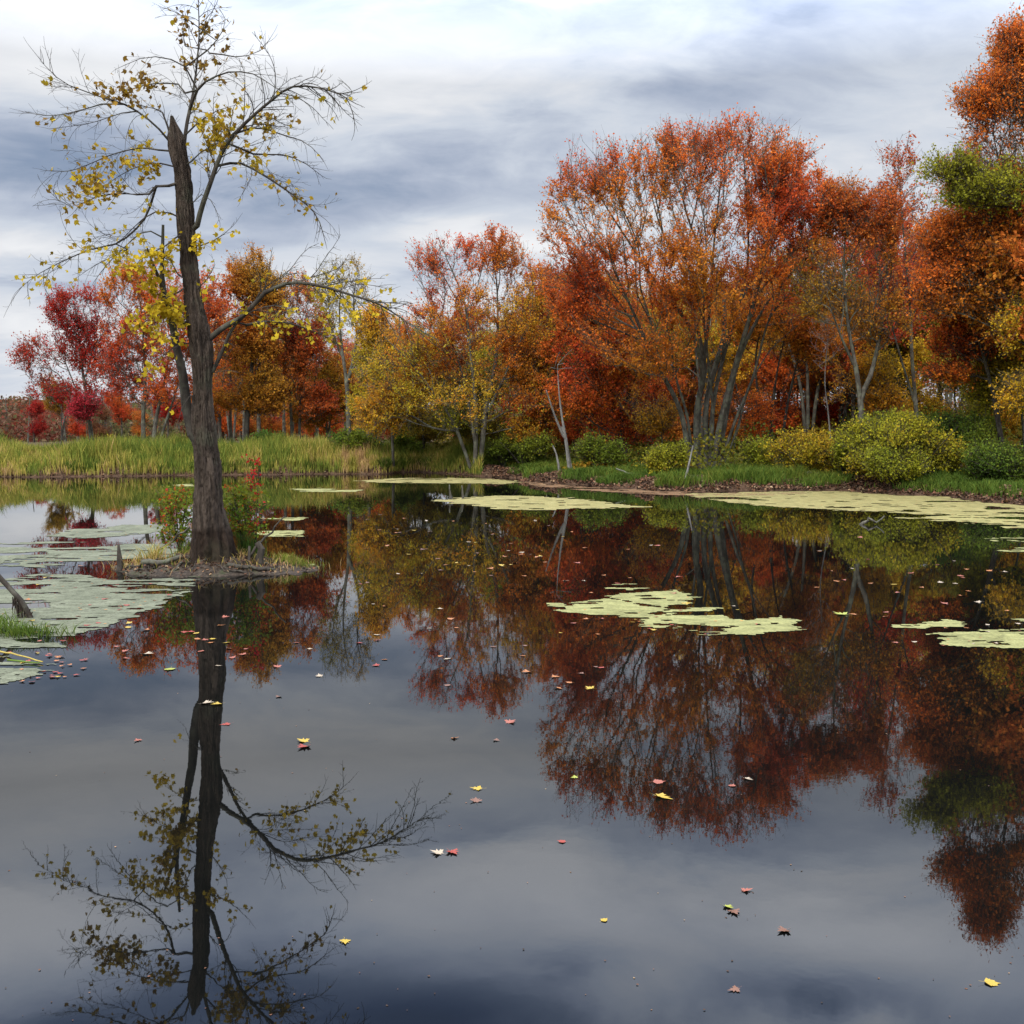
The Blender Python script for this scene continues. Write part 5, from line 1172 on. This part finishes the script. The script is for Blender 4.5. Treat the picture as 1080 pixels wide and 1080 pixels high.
def fleaf(px, py, cn, size, label, group=None, v_=None, z=.004, rot=None):
    g = GP(px, py); o = link('fallen_leaf', leaf_me[(cn, rng.integers(0, 4) if v_ is None else v_)], None, (g[0], g[1], z))
    o.rotation_euler = (rng.normal(0, .06), rng.normal(0, .06), rng.uniform(0, 6.28) if rot is None else rot); o.scale = (size * (.8 if group is None else .62),) * 3; tag(o, label, 'leaf', group or 'fallen leaves on the pond')
for args in [
    (1045, 1037, 'yellow', .085, 'bright yellow maple leaf floating at the bottom right corner'),
    (787, 940, 'pink', .07, 'pinkish red leaf above the yellow-green and brown pair, lower right'),
    (767, 957, 'green', .075, 'yellow-green leaf touching a dark brown leaf, lower right'),
    (774, 962, 'brown', .075, 'dark brown leaf touching a yellow-green leaf, lower right'),
    (827, 982, 'brown', .075, 'rusty brown leaf with raised tip right of the touching pair'),
    (775, 1044, 'brown', .06, 'small curled brown leaf closest to the bottom edge'),
    (637, 971, 'yellow', .05, 'tiny pale yellow leaf alone in the lower middle'),
    (694, 825, 'pink', .11, 'pink and white leaf just above the long yellow leaf'),
    (697, 841, 'yellow', .14, 'long yellow leaf below the pink one in the dark tree reflection'),
    (772, 829, 'pink', .07, 'small pink leaf right of the pink and white leaf'),
    (788, 822, 'pale', .08, 'pale leaf at the right end of the row in the big reflection'),
    (462, 900, 'pale', .085, 'whitish leaf left of a dark red leaf, lower left of centre'),
    (477, 899, 'red', .085, 'dark red leaf right beside a whitish leaf'),
    (593, 888, 'red', .065, 'small red leaf alone below the orange maple reflection'),
    (504, 832, 'yellow', .09, 'yellow leaf directly above a brown leaf at centre'),
    (502, 845, 'brown', .09, 'brown leaf directly below a yellow leaf at centre'),
    (479, 779, 'orange', .075, 'small orange-yellow leaf at centre below the orange reflections'),
    (538, 762, 'pink', .11, 'pink leaf at the tip of the orange tree reflection'),
    (523, 781, 'brown', .06, 'tiny brown leaf below and left of a pink leaf'),
    (364, 993, 'yellow', .06, 'yellow leaf among the reflected twigs at lower left'),
    (320, 782, 'yellow', .11, 'yellow leaf lying against a red one right of the trunk reflection'),
    (321, 788, 'red', .12, 'red leaf lying against a yellow one right of the trunk reflection'),
    (239, 764, 'red', .09, 'dark red leaf just right of the trunk reflection'),
    (217, 742, 'pale', .13, 'whitish leaf on the dark trunk reflection'),
    (230, 743, 'yellow', .11, 'pale yellow leaf beside the whitish one on the trunk reflection'),
    (294, 735, 'brown', .07, 'tiny brown leaf on open water right of the trunk reflection'),
    (145, 781, 'pink', .08, 'small pink leaf on open water left of the trunk reflection'),
    (155, 690, 'pale', .14, 'pale leaf on the dark red reflection left of the trunk'),
    (179, 706, 'green', .16, 'long pale green leaf left of the trunk reflection'),
    (623, 726, 'yellow', .12, 'yellow leaf on the orange maple reflection right of centre'),
    (888, 648, 'green', .24, 'pale green leaf between the two pale pondweed mats'),
    (606, 820, 'green', .06, 'small yellow-green leaf in the lower left of the big reflection'),
]: fleaf(*args)
for k, (px, py, cn) in enumerate([(208, 674, 'orange'), (216, 675, 'pink'), (224, 674, 'yellow'), (222, 678, 'orange'), (212, 687, 'pink'), (242, 684, 'orange'), (239, 678, 'yellow'), (246, 694, 'pink'), (207, 668, 'yellow'), (232, 660, 'orange'), (237, 651, 'pink')]):
    fleaf(px, py, cn, .13, 'small leaf in the row across the upper trunk reflection', 'leaves across the upper trunk reflection')
def many(n, x0, x1, y0, y1, cols, s, label, group, pw=1.0, z=.004):
    for i in range(n):
        px = rng.uniform(x0, x1); py = y0 + (y1 - y0) * rng.uniform(0, 1) ** pw; fleaf(px, py, str(rng.choice(cols)), s * rng.uniform(.7, 1.3), label, group, z=z)
many(55, 385, 600, 541, 600, ['orange', 'yellow', 'brown', 'pale', 'orange'], .14, 'small leaf drifting in the scatter below the far pondweed mat', 'leaves scattered below the far pondweed mat')
many(38, 375, 640, 600, 735, ['orange', 'brown', 'red', 'pale', 'orange'], .12, 'small leaf drifting on the broad orange maple reflection', 'leaves on the broad orange maple reflection', 1.3)
many(30, 600, 1075, 548, 640, ['pink', 'pale', 'orange', 'yellow'], .15, 'small leaf drifting between the right shore carpet and the pale mats', 'leaves off the right shore')
many(16, 850, 1080, 585, 652, ['pink', 'pale', 'orange'], .13, 'small leaf drifting on the dark reflections at right', 'leaves at the right')
many(34, 8, 92, 676, 722, ['red', 'pink', 'orange', 'yellow', 'red'], .085, 'small red or orange leaf gathered on the scum at the left edge', 'leaves gathered at the left edge', z=.009)
many(34, 20, 205, 592, 668, ['red', 'orange', 'orange', 'red', 'yellow'], .12, 'small leaf lying on the grey-green scum mat', 'leaves on the grey-green scum', z=.009)
many(16, 590, 835, 640, 670, ['orange', 'red', 'yellow', 'pink'], .09, 'small leaf lying on the mid-pond pondweed mat', 'leaves on the mid-pond mat', z=.009)
many(14, 945, 1080, 656, 683, ['orange', 'pale', 'yellow', 'pink'], .08, 'small leaf lying on the right-edge pondweed mat', 'leaves on the right-edge mat', z=.009)
many(10, 95, 360, 660, 720, ['pink', 'orange', 'pale'], .11, 'small leaf drifting beside the crimson tree reflections', 'leaves beside the crimson reflections')

# specks of pollen, seeds and leaf crumbs on the near water
n = 190; pxs = rng.uniform(-40, 1120, n); pys = 620 + 470 * rng.uniform(0, 1, n) ** .8
Q = np.array([GP(a_, b_) for a_, b_ in zip(pxs, pys)]); Q[:, 2] = .003
V, Fc, a, b_ = leaf_quads(Q, .013, rng.uniform(0, 1, n), np.clip(rng.normal(.5, .2, n), 0, 1), up=60)
o = link('floating_crumbs', new_mesh('floating_crumbs', V, [Fc], {'tint': a, 'val': b_}, False, [LITTER])); tag(o, 'tiny brown crumbs and seeds floating on the open water', 'floating debris', kind='stuff')
